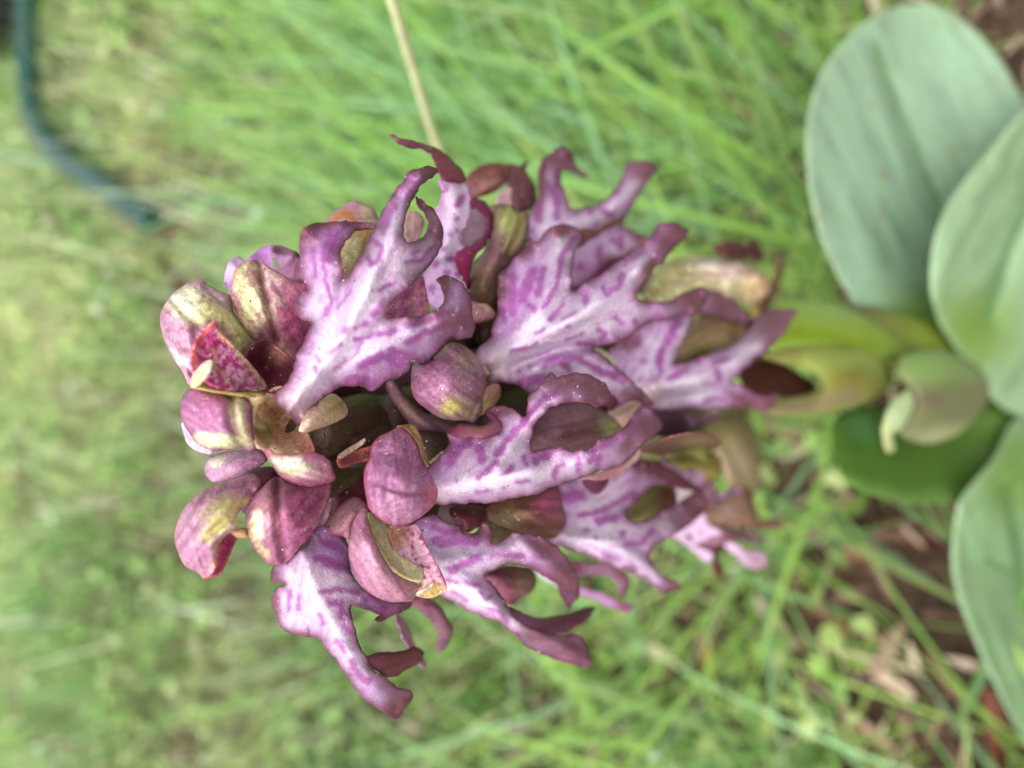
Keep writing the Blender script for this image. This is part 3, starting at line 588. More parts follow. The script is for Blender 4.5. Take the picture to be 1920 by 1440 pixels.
# ---------------- flower 4: closed rosy sepal in front, lip with a ring-shaped gap
f = flower('F')
F_OUT = "815,946 790,935 785,900 802,877 817,865 830,850 842,830 836,812 846,796 862,797 864,812 890,818 920,817 935,810 939,795 930,782 915,776 909,771 920,764 940,761 960,765 972,776 985,780 988,765 989,747 1005,730 1020,712 1032,699 1045,707 1062,702 1080,699 1102,702 1122,710 1137,722 1145,737 1142,752 1125,765 1105,757 1080,752 1057,757 1032,767 1015,782 1002,800 997,820 997,844 1017,842 1035,840 1055,842 1080,847 1102,840 1125,825 1147,815 1170,800 1185,780 1202,762 1217,762 1230,777 1240,790 1241,807 1230,822 1212,830 1198,842 1185,858 1165,872 1142,880 1105,891 1067,903 1030,917 992,930 942,939 892,944 855,946"
petal('lip', F_OUT, [(800, 910, 21), (815, 945, 21), (860, 930, 24.5), (850, 830, 23), (900, 880, 28), (1000, 880, 31), (1100, 870, 31.5), (1180, 830, 30), (1235, 795, 27), (1190, 860, 27.5), (1050, 905, 28), (960, 800, 29), (1000, 750, 29.5), (1080, 720, 30.5), (1140, 740, 28.5), (930, 770, 25.5), (870, 800, 23), (990, 830, 28.5), (1030, 705, 28)], f,
      lip_ops(["815,930 900,915 1000,895 1100,870", "960,850 985,800 1010,770", "870,900 930,850"],
      "9 1045,735 1020,747 1005,760 980,787; 9 990,790 970,800 952,825 935,852; 12 880,832 855,842 842,868; 10 900,840 905,860; 6 897,895 930,870; 5 940,890 960,877; 7 982,860 985,870; 9 1005,865 1030,852; 5 1037,895 1045,877; 5 1055,871; 7 1085,862 1085,882; 8 1107,865 1125,860 1117,877; 5 970,902 992,902; 3 946,915; 3 857,902; 3 892,922 910,920; 6 1112,845 1130,837; 3 880,938 890,940; 3 1000,925",
      [(1075, 718, (72, 26, 4)), (1130, 738, 30), (1215, 800, (32, 40, -30)), (1175, 835, (24, 16, -40)), (930, 772, (34, 14, 8)), (1035, 706, 16)], 6, fan=(790, 930), vw=34, claw=(815, 935, 26)), M_LIP, res=4, ripple=(.35, 44, 16),
      creases=[("815,920 900,900 1000,885 1100,868 1200,810", 20, -1.0), ("930,870 985,800 1050,735", 14, -.7), ("1000,848 985,855 960,870", 14, .5), ("800,944 900,944 1000,928 1100,893 1190,850", 14, 1.4)], back=[('base', (206, 170, 160)), ('rim', 10, (170, 100, 110), .6)])
petal('lip_lobe', "838,812 842,806 858,793 880,796 905,797 922,790 914,775 926,778 938,792 940,804 930,815 905,822 880,820 858,820", [(845, 810, 25), (935, 795, 27.5), (915, 778, 26), (890, 818, 29), (870, 798, 25.5)], f, [('base', (150, 82, 112)), ('blob', 900, 805, (24, 9, 0), (166, 110, 96), .7), ('blob', 850, 808, 12, (140, 40, 90), .7), ('rim', 4, (104, 44, 66), .9)], M_LIP, dome=.8, res=3.5)
petal('lip_underside', "1200,842 1206,846 1196,862 1172,886 1140,899 1108,901 1085,900 1105,891 1142,880 1168,872 1186,858", [(1200, 845, 25), (1090, 900, 26.5), (1160, 885, 25)], f, [('base', (178, 136, 138)), ('blob', 1140, 890, 26, (150, 92, 104), .7)], M_LIP, res=4)
petal('hood', "694,841 708,820 731,809 749,800 767,811 784,834 790,855 802,880 812,900 821,922 815,945 795,965 780,975 762,984 739,987 713,975 692,955 687,936 682,905 683,880 694,855", [(690, 900, 23), (750, 803, 22), (818, 925, 23.5), (740, 985, 25), (750, 895, 26), (695, 955, 23.5), (790, 860, 23.5)], f,
      [('base', (166, 100, 142)), ('veins', 100, 5, (196, 140, 176), .6), ('veins', 100, 3.6, (134, 74, 112), .4), ('blob', 750, 830, 40, (178, 110, 148), .5), ('blob', 730, 955, 40, (186, 136, 162), .5), ('spots', 6, .66, (214, 164, 190), .45), ('line', "690,905 720,915 770,930 815,925", 3, (150, 84, 110), .6), ('blob', 808, 930, 18, (190, 80, 100), .8), ('rim', 5, (176, 70, 100), .75)], dome=3.4, res=3.5,
      creases=[("686,905 715,908 760,925 815,925", 8, .9), ("720,850 760,862", 14, .5)])
petal('petal', "745,798 775,796 788,815 798,840 806,870 800,876 792,856 784,834 767,811 752,802", [(750, 798, 19), (802, 872, 21), (780, 815, 19.5)], f, [('base', (160, 132, 84)), ('rim', 4, (120, 84, 60), .7)], res=3.5)
petal('petal', "806,866 815,858 832,845 836,850 824,864 812,870", [(810, 866, 20), (834, 848, 18.5)], f, [('base', (216, 200, 160))], res=3)
ovary(f, (800, 860, 17), (810, 820, 8), (830, 770, 1), 2.6, ((70, 50, 40), (110, 96, 52), (150, 120, 80)))

# ---------------- flower 5: round hood with a yellow patch, the largest lip
f = flower('B')
B_OUT = "914,700 896,680 890,668 895,658 907,645 920,630 926,607 932,580 932,547 937,512 952,497 965,482 977,470 987,457 992,447 1000,452 1010,450 1020,440 1032,425 1047,420 1072,422 1088,430 1093,440 1090,452 1081,467 1075,485 1072,510 1074,532 1076,543 1097,530 1130,512 1152,497 1172,482 1192,467 1210,452 1222,435 1232,421 1250,417 1270,420 1280,427 1291,432 1289,445 1277,455 1265,467 1250,482 1242,495 1227,505 1215,522 1202,542 1196,557 1210,564 1235,566 1260,564 1280,550 1300,542 1317,537 1326,547 1325,565 1317,582 1300,595 1272,592 1250,602 1222,600 1197,617 1175,635 1150,645 1122,651 1112,653 1125,662 1140,672 1162,692 1185,712 1204,732 1225,756 1210,760 1195,752 1180,752 1160,762 1140,764 1110,752 1060,742 1020,742 1000,740 977,727 960,720 940,717 917,718"
petal('lip', B_OUT, [(895, 662, 16), (915, 700, 17), (960, 650, 21), (1020, 610, 24), (1080, 600, 26), (1150, 560, 26.5), (1210, 490, 25), (1280, 430, 20), (940, 540, 19), (990, 455, 17), (1050, 425, 17.5), (1090, 436, 15.5), (1040, 510, 22), (1180, 600, 25.5), (1250, 580, 24), (1322, 555, 19), (1120, 650, 23.5), (1060, 690, 23), (1150, 700, 23.5), (1222, 755, 20.5), (1170, 755, 22), (1000, 735, 19), (1080, 735, 20)], f,
      lip_ops(["905,685 1000,640 1100,585 1200,500", "1080,620 1180,590", "1050,540 1055,450", "950,705 1080,690 1180,720", "1010,620 1035,560"],
      "7 1080,442 1057,472 1050,505 1045,535 1020,575; 8 1020,505 1007,552; 12 1000,512 980,560; 10 960,520 962,585; 8 940,560 945,600; 5 990,572 1002,582; 4 1032,600 1057,570; 2.5 1055,597 1080,585; 6 1097,545 1100,565; 6 1132,537 1137,555 1160,537 1167,515; 5 1170,495 1207,475; 5 1152,595 1167,607; 5 1192,605; 7 1217,600 1240,592; 5 1122,617 1135,625 1127,640; 3 1062,637 1092,627; 5 1085,645 1110,647; 4 960,660 1005,645; 3 1005,625 1020,618; 7 1020,685 1055,670 1090,670; 7 1057,680 1067,692; 8 1092,680 1130,697 1172,712; 14 980,716 1015,710; 3 992,685; 3 972,695; 4 1065,612",
      [(1265, 445, (50, 30, -45)), (1300, 565, (40, 34, 0)), (1050, 432, (46, 18, 0)), (985, 465, (20, 26, 0)), (1190, 745, (44, 16, 20)), (940, 530, (14, 40, 0)), (1220, 500, (14, 30, 35))], 7, claw=(915, 690, 36), fan=(880, 690), vw=32), M_LIP, res=4, ripple=(.6, 52, 22),
      creases=[("905,685 1000,640 1100,585 1180,520 1270,435", 16, -1.2), ("1000,690 1090,665 1160,700 1220,752", 15, -.9), ("1110,650 1050,655 960,690", 12, 1.3), ("960,640 1020,570 1060,470", 16, -.6), ("1076,545 1040,590", 13, .8)], back=LIPBACK)
petal('lip_rim', "1086,432 1100,431 1120,430 1142,420 1160,411 1172,404 1168,414 1150,424 1128,436 1105,450 1092,462 1082,470 1090,450", [(1090, 440, 16), (1165, 410, 11), (1120, 435, 13.5)], f, [('base', (134, 84, 84)), ('rim', 3, (116, 66, 70), .8)], M_LIP, res=3.5)
petal('hood', "772,694 777,681 802,677 825,660 838,646 859,643 882,657 900,676 918,700 910,705 912,722 906,749 908,767 889,791 873,788 848,788 825,783 800,767 779,749 771,726", [(775, 700, 21), (850, 648, 20), (912, 715, 19.5), (880, 785, 21), (790, 755, 22), (845, 715, 22)], f,
      [('base', (164, 108, 134)), ('veins', 20, 5, (190, 140, 164), .6), ('veins', 20, 3.6, (124, 78, 102), .4), ('blob', 810, 725, 40, (172, 110, 146), .6), ('blob', 846, 765, (22, 17, -25), (196, 186, 104), 1), ('blob', 880, 775, 20, (186, 170, 120), .8), ('blob', 880, 670, 26, (176, 146, 116), .8), ('blob', 900, 745, (12, 30, 10), (150, 110, 90), .6), ('spots', 5, .7, (210, 170, 190), .4), ('line', "868,655 895,700 897,750 880,785", 2.5, (120, 76, 84), .6), ('rim', 6, (130, 72, 92), .7)], dome=6, closed=True, res=3.5,
      creases=[("868,655 893,700 895,750 878,786", 7, .8)])
petal('petal', "898,680 908,682 921,701 912,705 905,715 896,705", [(900, 685, 21.5), (918, 700, 20)], f, [('base', (190, 160, 130)), ('rim', 4, (170, 110, 120), .7)], dome=.8, res=3)
petal('petal', "905,735 910,726 930,719 939,726 937,745 921,767 898,779 900,755", [(905, 735, 20.5), (935, 725, 19), (910, 775, 21)], f, [('base', (160, 124, 100)), ('blob', 905, 770, 16, (190, 180, 120), .7), ('rim', 5, (170, 100, 96), .7)], dome=1.4, res=3)
petal('sepal', "722,722 730,712 740,712 752,728 767,749 795,772 827,786 850,798 841,815 806,818 772,800 745,767 729,742", [(728, 715, 13), (770, 770, 13), (840, 808, 14)], f, [('base', (134, 92, 106)), ('blob', 770, 765, 22, (150, 120, 90), .5), ('rim', 5, (96, 54, 70), .8)], dome=1.6, res=4)
ovary(f, (905, 690, 14), (880, 700, 8), (850, 725, 1), 2.6)

# ---------------- flower 6: lip with two long lobes on the lower side, spotted inner petal
f = flower('H')
petal('lip', "770,990 797,970 818,964 838,979 865,985 870,996 885,999 897,990 905,980 917,983 923,999 920,1017 932,1020 946,1008 961,999 984,998 1007,1005 1031,1017 1051,1031 1072,1060 1083,1090 1086,1120 1077,1127 1070,1143 1060,1133 1051,1116 1045,1101 1028,1087 1002,1069 972,1059 949,1060 926,1070 909,1078 920,1092 937,1110 949,1130 956,1141 970,1160 1000,1180 1042,1189 1072,1190 1089,1197 1101,1209 1104,1227 1112,1246 1089,1253 1072,1247 1042,1235 1007,1221 984,1209 961,1186 932,1168 897,1154 862,1136 832,1119 805,1090 785,1040",
      [(780, 1000, 18), (820, 1100, 18.5), (850, 1050, 20.5), (900, 1040, 22), (960, 1025, 23), (1040, 1040, 22), (1078, 1120, 18), (900, 990, 20.5), (880, 1110, 20.5), (940, 1150, 21.5), (1000, 1200, 20), (1105, 1240, 17), (920, 1080, 21)], f,
      lip_ops(["800,1050 870,1090 930,1140 990,1195", "840,1045 900,1060 960,1030", "820,1080 880,1125"], "8 844,1069 873,1055 897,1046; 6 923,1043 949,1037 978,1043; 4 1005,1043 1025,1049; 12 818,1017 891,1013; 3 838,1087 856,1090; 4 873,1090 900,1098; 3 902,1113 911,1125 923,1116; 3 917,1142 932,1148 952,1165; 5 970,1189; 2 847,1110 876,1127; 10 815,990 850,1000",
      [(1065, 1085, (36, 60, -30)), (1020, 1028, (40, 16, 28)), (1075, 1222, (62, 30, 20)), (1000, 1195, (30, 14, 25)), (880, 992, (34, 14, 8)), (918, 1000, 14)], 6, fan=(770, 1010), vw=32), M_LIP, res=4, ripple=(.22, 48, 16), creases=[("800,1040 870,1085 940,1150 1080,1225", 16, -1.2), ("840,1050 920,1050 980,1020 1060,1080", 14, -.8)], back=LIPBACK)
petal('lip_lobe', "953,1138 984,1151 1013,1158 1057,1151 1089,1139 1117,1136 1107,1157 1077,1177 1042,1189 1010,1186 975,1170", [(958, 1145, 20), (1115, 1138, 12), (1040, 1185, 18.5), (1030, 1160, 15)], f, [('base', (140, 78, 108)), ('veins', -10, 6, (112, 56, 80), .5), ('blob', 980, 1160, 24, (170, 100, 160), .7), ('blob', 1095, 1150, 26, (104, 56, 70), .7), ('rim', 5, (104, 50, 72), .8)], M_LIP, dome=1)
petal('hood', "655,1007 663,975 681,949 690,955 692,975 701,1004 716,1039 733,1062 757,1080 780,1094 787,1102 771,1121 754,1129 727,1128 698,1116 672,1094 657,1062 652,1030", [(660, 1000, 21), (685, 955, 21), (715, 1035, 24.5), (780, 1098, 22), (700, 1112, 20.5), (655, 1050, 19.5)], f,
      [('base', (186, 122, 150)), ('veins', 50, 5, (206, 156, 176), .45), ('spots', 6, .68, (216, 170, 186), .4), ('line', "692,965 702,1004 717,1039 757,1080 785,1098", 4, (196, 170, 110), .7, 4), ('blob', 760, 1110, 24, (160, 96, 120), .6), ('rim', 4, (150, 80, 110), .6)], dome=4, res=3.5)
petal('petal', "690,962 710,970 726,985 727,1007 739,1030 762,1048 789,1062 796,1077 789,1090 762,1083 733,1064 714,1036 700,1004", [(695, 968, 22), (725, 990, 21), (792, 1070, 23), (730, 1045, 24)], f, [('base', (222, 212, 164)), ('line', "694,970 706,1010 724,1045 760,1078", 3, (214, 186, 110), .8), ('rim', 4, (190, 170, 110), .6), ('spots', 6, .7, (222, 214, 180), .5)], res=3.5)
petal('petal', "727,988 745,985 762,987 780,985 792,1007 809,1042 827,1071 838,1103 824,1115 803,1122 780,1116 786,1097 795,1077 762,1051 739,1030", [(735, 995, 20), (785, 990, 22), (835, 1100, 23.5), (790, 1110, 22), (780, 1050, 21.5)], f,
      [('base', (214, 160, 180)), ('spots', 8, .64, MAG, .95), ('blob', 740, 1005, (20, 24, 0), (170, 112, 60), .9), ('blob', 765, 990, 14, (150, 60, 60), .6), ('blob', 812, 1108, (32, 16, -10), (170, 150, 60), .9), ('line', "792,1000 828,1072 838,1103", 4, (180, 60, 100), .7)], res=3.5)
petal('anther', "782,1112 800,1100 812,1092 816,1095 804,1106 786,1116", [(785, 1113, 24), (814, 1093, 24.5)], f, [('base', (216, 190, 170))], res=3)
ovary(f, (760, 1000, 16), (780, 940, 10), (810, 850, 1), 2.6)
petal('sepal', "760,1128 790,1118 821,1132 841,1162 850,1182 841,1208 824,1224 818,1211 821,1185 809,1167 786,1144", [(768, 1126, 8), (848, 1180, 4), (826, 1220, 3), (800, 1140, 8)], f, [('base', (168, 112, 138)), ('line', "775,1124 821,1136 843,1170 850,1185", 6, (124, 62, 76), .9, 4), ('blob', 828, 1210, 16, (140, 84, 112), .8)], dome=1)

# ---------------- flower 7: lip half hidden below, looped lobe
f = flower('I')
petal('lip', "1020,1010 1040,985 1045,950 1035,915 1060,895 1110,885 1155,878 1183,872 1205,862 1222,868 1250,881 1278,894 1306,914 1322,928 1328,942 1322,958 1306,975 1278,994 1250,1011 1225,1028 1217,1042 1229,1063 1247,1081 1276,1098 1264,1108 1244,1114 1226,1101 1200,1081 1159,1066 1124,1052 1086,1037 1054,1025",
      [(1030, 1010, 15), (1050, 920, 14), (1100, 990, 18), (1150, 1000, 20), (1200, 880, 15), (1300, 915, 13), (1326, 945, 13), (1270, 990, 18), (1210, 1050, 19), (1270, 1100, 15), (1120, 900, 15), (1250, 960, 15)], f,
      lip_ops(["1040,1005 1120,1010 1200,1035", "1100,990 1180,990 1250,975", "1110,950 1160,920", "1060,1018 1150,1050 1220,1080"], "12 1060,935 1089,929; 6 1089,967 1130,958 1188,923; 8 1121,979 1156,970; 8 1168,996; 5 1174,1020 1203,1017 1223,996; 4 1098,994; 4 1115,1010; 3 1130,1040 1160,1052; 3 1180,1062 1190,1068; 7 1110,910 1130,905; 5 1205,975 1220,968",
      [(1300, 950, (34, 44, 30)), (1255, 890, (60, 18, 25)), (1210, 872, 26), (1265, 1102, 20)], 6, fan=(1020, 990), vw=30), M_LIP, holes=["1175,964 1192,978 1225,967 1256,950 1283,936 1300,921 1278,917 1256,911 1231,908 1211,922 1192,942"], res=4.5, ripple=(.5, 46, 18), creases=[("1040,1005 1150,1020 1250,1085", 16, -1)], back=LIPBACK)
petal('lip_edge', "1222,866 1240,870 1262,882 1290,900 1312,918 1300,921 1270,908 1240,900 1222,890", [(1225, 870, 18), (1310, 918, 14.5)], f, [('base', (84, 42, 54)), ('rim', 4, (70, 30, 44), .8)], M_LIP, res=4)
petal('hood', "917,945 945,935 980,930 1040,912 1055,945 1062,980 1050,1000 1025,1013 992,1003 955,992 925,980 905,965", [(920, 950, 16), (1040, 918, 19), (1060, 980, 18), (960, 990, 18), (1000, 960, 19)], f, [('base', (124, 78, 66)), ('blob', 1030, 945, (34, 34, 0), (156, 70, 104), .9), ('line', "970,945 1010,970 1055,985", 6, (84, 48, 42), .8, 5), ('blob', 950, 970, 26, (130, 110, 60), .7), ('blob', 1045, 985, 16, (120, 44, 50), .6), ('rim', 4, (130, 60, 50), .6)], dome=3, res=4)
petal('sepal', "842,955 860,948 905,950 915,970 905,985 893,990 880,998 868,995 862,980 848,972", [(850, 960, 17.5), (905, 955, 17), (885, 992, 19.5)], f, [('base', (96, 40, 52)), ('rim', 5, (120, 56, 66), .7)], dome=1.8, res=4)
petal('petal', "1092,900 1105,896 1125,893 1142,893 1138,910 1125,925 1112,926 1098,915", [(1098, 902, 20.5), (1120, 922, 19.5), (1138, 896, 21)], f, [('base', (92, 34, 56))], dome=1.4, closed=True, res=3.5)
petal('hood', "1160,968 1180,945 1205,925 1230,905 1262,905 1268,950 1240,972 1200,985 1172,985", [(1170, 970, 7), (1255, 910, 7), (1210, 950, 8)], f, [('base', (150, 140, 80)), ('blob', 1250, 935, (16, 40, 10), (132, 66, 70), .9), ('blob', 1205, 945, 16, (180, 164, 110), .6), ('rim', 5, (110, 70, 60), .7)], dome=3)
petal('petal', "1250,905 1280,910 1305,918 1290,938 1262,952 1250,945", [(1255, 910, 4), (1300, 918, 4)], f, [('base', (222, 204, 210))])
ovary(f, (990, 960, 14), (985, 900, 8), (985, 820, 1), 2.6)

# ---------------- flower 8: lip beside the withered flowers on the stem side
f = flower('D')
petal('lip', "1135,700 1140,665 1152,645 1175,622 1200,612 1240,597 1275,590 1300,575 1318,547 1340,547 1370,560 1395,582 1406,597 1392,604 1370,597 1345,591 1320,587 1307,595 1297,610 1285,635 1272,660 1263,682 1285,677 1312,670 1340,660 1365,652 1382,640 1400,620 1417,597 1435,582 1457,579 1475,581 1494,579 1485,600 1470,627 1450,647 1420,672 1387,700 1373,715 1390,723 1410,735 1432,743 1460,738 1452,757 1442,767 1430,772 1408,764 1378,762 1350,767 1322,772 1294,768 1255,770 1222,770 1190,750",
      [(1150, 700, 14), (1200, 640, 15), (1250, 620, 17), (1310, 570, 15), (1400, 598, 9), (1230, 740, 18), (1300, 715, 20), (1370, 680, 20), (1430, 620, 18), (1485, 585, 14), (1380, 745, 17.5), (1450, 750, 14), (1250, 768, 15), (1265, 680, 18)], f,
      lip_ops(["1200,730 1290,715 1370,685 1420,630", "1250,690 1290,610", "1220,740 1330,745", "1215,690 1225,650"], "9 1275,598 1255,637 1235,675; 7 1235,677 1240,697 1225,715; 7 1207,677; 8 1195,645 1200,630; 7 1257,710 1285,692; 6 1310,677; 6 1340,682 1362,672; 8 1345,697 1347,710; 7 1200,710; 3 1237,735 1257,732; 4 1322,755 1340,747 1360,752; 4 1390,690",
      [(1450, 605, (52, 34, -45)), (1360, 575, (56, 26, 25)), (1440, 757, 24), (1395, 750, (30, 14, 20)), (1180, 640, 24)], 5, fan=(1150, 745), vw=30, claw=(1215, 745, 34)), M_LIP, res=4.5, ripple=(.5, 60, 22), creases=[("1200,735 1300,715 1390,670 1480,590", 16, -1), ("1225,720 1255,650 1300,580", 14, -.7), ("1230,755 1330,735 1400,720", 10, .8)], back=LIPBACK)
petal('hood', "985,850 992,815 1005,785 1037,762 1077,750 1112,760 1142,778 1164,797 1160,812 1142,826 1105,848 1080,856 1040,852 1010,856", [(1000, 840, 20), (1075, 755, 20), (1160, 800, 20), (1085, 850, 21), (1075, 800, 20.5)], f, [('base', (136, 92, 102)), ('veins', 20, 8, (150, 116, 116), .5), ('blob', 1145, 800, (20, 22, 10), (180, 186, 120), .8), ('blob', 1060, 830, 40, (120, 78, 84), .6), ('spots', 12, .66, (108, 78, 70), .4), ('rim', 5, (110, 70, 80), .6)], dome=5, res=4)
petal('petal', "1125,745 1142,735 1155,738 1160,755 1150,770 1138,768", [(1130, 748, 21), (1150, 765, 22)], f, [('base', (110, 58, 74))], dome=1, res=4)
petal('column', "1140,775 1155,764 1185,752 1205,756 1195,775 1180,795 1165,800", [(1145, 775, 19), (1200, 760, 18), (1170, 795, 19)], f, [('base', (206, 168, 152))], dome=1.4)
petal('petal', "1112,655 1122,652 1140,662 1160,680 1150,682 1130,668", [(1115, 655, 19), (1158, 680, 18)], f, [('base', (214, 200, 170))], res=3)
ovary(f, (1190, 770, 13), (1180, 760, 8), (1160, 735, 1), 2.6)

# ---------------- flower 9: lip raised behind the big one, olive hood
f = flower('E')
petal('lip', "985,450 985,425 990,400 1000,392 1007,377 1010,360 1009,335 1010,315 1020,297 1040,282 1055,274 1067,282 1077,297 1084,312 1102,329 1101,335 1080,326 1065,319 1055,322 1052,337 1057,355 1065,372 1073,391 1097,389 1120,382 1140,367 1157,347 1167,327 1175,307 1187,301 1215,304 1236,310 1227,325 1212,347 1197,370 1182,395 1170,412 1171,425 1192,437 1218,447 1212,465 1185,478 1155,484 1130,496 1110,520 1080,540 1040,530 1010,490",
      [(990, 430, 6), (1020, 360, 5), (1050, 290, 2), (1100, 332, -2), (1075, 410, 9), (1150, 380, 9), (1200, 340, 7), (1230, 310, 3), (1180, 450, 8), (1210, 455, 7), (1100, 500, 11), (1030, 480, 10), (1165, 415, 7)], f,
      lip_ops(["1000,430 1060,420 1130,400 1190,350", "1030,400 1035,340", "1015,400 1020,360", "1150,465 1190,455"], "8 1045,322 1042,360 1047,405; 6 1025,342 1035,365; 8 1010,385 1010,412; 7 1080,400; 7 1105,398; 7 1135,395 1147,402; 6 1157,360; 5 1120,420; 5 1177,385; 6 1000,432; 7 1150,450 1167,462 1165,445; 8 1122,467 1125,488; 6 1185,470; 10 1090,500",
      [(1210, 318, (40, 24, -40)), (1050, 292, (36, 28, 0)), (1092, 328, 16), (1015, 330, (10, 50, 0)), (1205, 448, 18)], 7, fan=(985, 470), vw=26), M_LIP, res=4.5, ripple=(.6, 56, 20), creases=[("1000,430 1060,420 1130,400 1210,325", 14, -1), ("1175,414 1120,436 1080,450", 10, 1.6)], back=LIPBACK)
petal('hood', "915,388 930,383 942,382 960,387 972,400 983,395 992,410 993,432 987,457 977,472 960,490 942,512 934,547 924,572 892,566 880,548 884,497 905,472 922,432 922,405", [(920, 390, 11), (985, 400, 11), (990, 440, 12), (900, 560, 15), (930, 540, 15), (950, 450, 14), (885, 505, 13)], f, [('base', (130, 92, 80)), ('blob', 955, 415, (24, 34, 20), (176, 176, 110), .9), ('blob', 975, 430, (12, 40, 10), (170, 150, 110), .8), ('blob', 925, 470, 34, (120, 76, 84), .8), ('blob', 905, 540, 30, (84, 62, 36), .9), ('line', "955,390 968,410 960,440 945,470", 2.5, (196, 196, 120), .8), ('line', "975,405 968,440 955,475", 2.5, (150, 130, 50), .8), ('rim', 5, (110, 70, 66), .7)], dome=4, res=4, creases=[("977,402 970,440 950,485", 7, 1)])
petal('sepal', "884,566 900,567 915,570 932,591 920,600 887,607 880,590", [(885, 575, 18), (930, 590, 17)], f, [('base', (160, 110, 112)), ('line', "900,570 920,580 930,591", 2.5, (206, 196, 140), .8), ('rim', 4, (170, 96, 100), .7)], dome=1.4, res=3)
petal('petal', "874,335 885,320 905,309 925,306 945,306 956,317 952,337 935,355 910,367 887,371 878,360", [(880, 345, 3), (950, 312, 2), (915, 340, 3)], f, [('base', (122, 66, 64)), ('blob', 910, 345, (24, 9, -25), (176, 124, 122), .8), ('line', "935,308 948,330", 6, (96, 40, 44), .8), ('rim', 4, (104, 48, 48), .8)], dome=1.2)
petal('petal', "950,307 975,310 985,302 992,305 986,318 997,337 1005,355 1003,385 985,398 968,396 958,370 950,345", [(955, 315, 1), (985, 305, 0), (1000, 380, 3)], f, [('base', (112, 62, 72)), ('rim', 5, (90, 40, 50), .8)], dome=1.4)
petal('petal', "930,378 947,352 967,357 972,372 965,392 940,395", [(935, 378, 4), (965, 365, 3)], f, [('base', (206, 164, 170))])
ovary(f, (920, 560, 13), (915, 620, 7), (900, 700, 0), 2.4)

# ---------------- flower 10: white spotted lobe with twisted dark tip
f = flower('J')
petal('lip', "780,540 790,522 805,500 822,468 830,440 826,415 817,400 827,380 830,360 826,337 840,339 862,340 872,335 880,355 884,380 882,400 875,425 862,447 867,458 875,470 858,480 858,500 866,522 876,545 860,575 827,580 800,565", [(790, 535, 12), (830, 440, 14), (830, 345, 14), (870, 340, 13), (880, 390, 13.5), (860, 490, 15), (870, 545, 15), (820, 570, 13)], f,
      [('base', (214, 170, 212)), ('glow', "850,345 860,390 845,430 830,480", 26, WHITE, .9), *strokes("7 857,384 867,370; 6 855,412; 5 845,440; 3 838,345 835,358; 4 858,433; 6 832,465; 7 842,485 852,485; 7 815,492; 8 837,512; 9 860,517; 6 810,540; 8 840,550"), ('rim', 3.5, (190, 110, 180), .8)], M_LIP, res=4, creases=[("850,345 858,400 830,480", 14, -.8)])
petal('lip_tip', "873,337 862,315 845,297 827,285 814,276 810,287 816,305 822,322 830,337 850,340", [(872, 336, 14), (815, 278, 12), (830, 330, 15), (845, 300, 12)], f, [('base', (116, 50, 68)), ('spots', 5, .7, (150, 90, 100), .3), ('rim', 4, (92, 34, 50), .8)], M_LIP, dome=.8, res=3.5)
petal('lip_tip', "816,276 812,289 790,280 765,276 742,266 732,253 740,253 755,261 780,266 800,273", [(814, 282, 12), (735, 255, 14), (775, 271, 13)], f, [('base', (128, 70, 92)), ('blob', 738, 257, 9, (190, 150, 160), .6), ('rim', 3, (96, 46, 60), .7)], M_LIP, dome=.7, res=3)
petal('lip_lobe', "880,372 900,374 917,388 927,412 923,437 911,460 892,478 882,500 884,530 876,545 866,520 858,500 854,478 867,467 890,456 907,440 914,420 907,402 895,390 882,392", [(885, 378, 13), (925, 412, 12), (905, 462, 15), (858, 485, 16.5), (880, 540, 14)], f, [('base', (128, 48, 88)), ('blob', 868, 500, (14, 40, 0), (160, 40, 90), .7), ('line', "900,376 925,410 912,458", 4, (104, 46, 74), .8), ('rim', 3, (96, 40, 66), .6)], M_LIP, dome=.8, res=3.5)
petal('lip_lobe', "862,448 866,425 872,400 880,385 895,388 910,398 914,420 908,440 892,456 872,464", [(865, 450, 12), (905, 405, 10), (890, 450, 13)], f, [('base', (150, 110, 130)), ('rim', 5, (120, 70, 96), .8)], M_LIP, res=4)
petal('petal', "715,605 730,570 750,535 770,512 790,510 798,535 802,556 806,588 790,600 755,602", [(730, 592, 17), (786, 520, 17), (804, 588, 18)], f, [('base', (190, 116, 148)), ('spots', 9, .55, (160, 50, 108), .7), ('line', "770,590 785,530", 2, (190, 130, 90), .7), ('blob', 804, 575, 9, (190, 160, 80), .8)], res=4)
petal('petal', "760,450 757,425 765,400 780,395 795,410 790,440 778,455", [(760, 440, 10), (790, 415, 10)], f, [('base', (186, 150, 140)), ('rim', 5, (170, 110, 130), .7)])
ovary(f, (850, 560, 12), (850, 620, 6), (840, 700, 0), 2.4)

# ---------------- flowers 11 and 12: withered flowers low on the spike
f = flower('T')
petal('hood', "1205,560 1210,540 1220,522 1240,500 1262,485 1290,479 1337,482 1375,486 1412,502 1440,517 1446,540 1425,565 1395,570 1370,560 1325,565 1275,575 1250,580 1222,575", [(1212, 550, 8), (1290, 482, 5), (1440, 520, 3), (1400, 565, 7), (1260, 570, 10)], f, [('base', (206, 188, 150)), ('line', "1225,550 1250,515 1300,495 1350,495", 12, (176, 172, 104), .8, 9), ('line', "1240,565 1300,540 1360,525 1400,540", 11, (214, 208, 146), .9, 8), ('blob', 1345, 510, (50, 20, 10), (250, 230, 218), .95), ('blob', 1425, 530, (28, 34, 0), (240, 200, 156), .95), ('blob', 1385, 505, (30, 14, 0), (226, 190, 190), .8), ('rim', 6, (140, 110, 104), .7)], dome=3.5, rscale=9, ripple=(1.6, 46, 50), creases=[("1230,555 1280,520 1380,520", 9, 1.6), ("1290,485 1330,520 1400,560", 8, 1.6), ("1400,495 1380,530 1420,555", 7, 1.4), ("1270,500 1340,505 1420,520", 8, -1.2)])
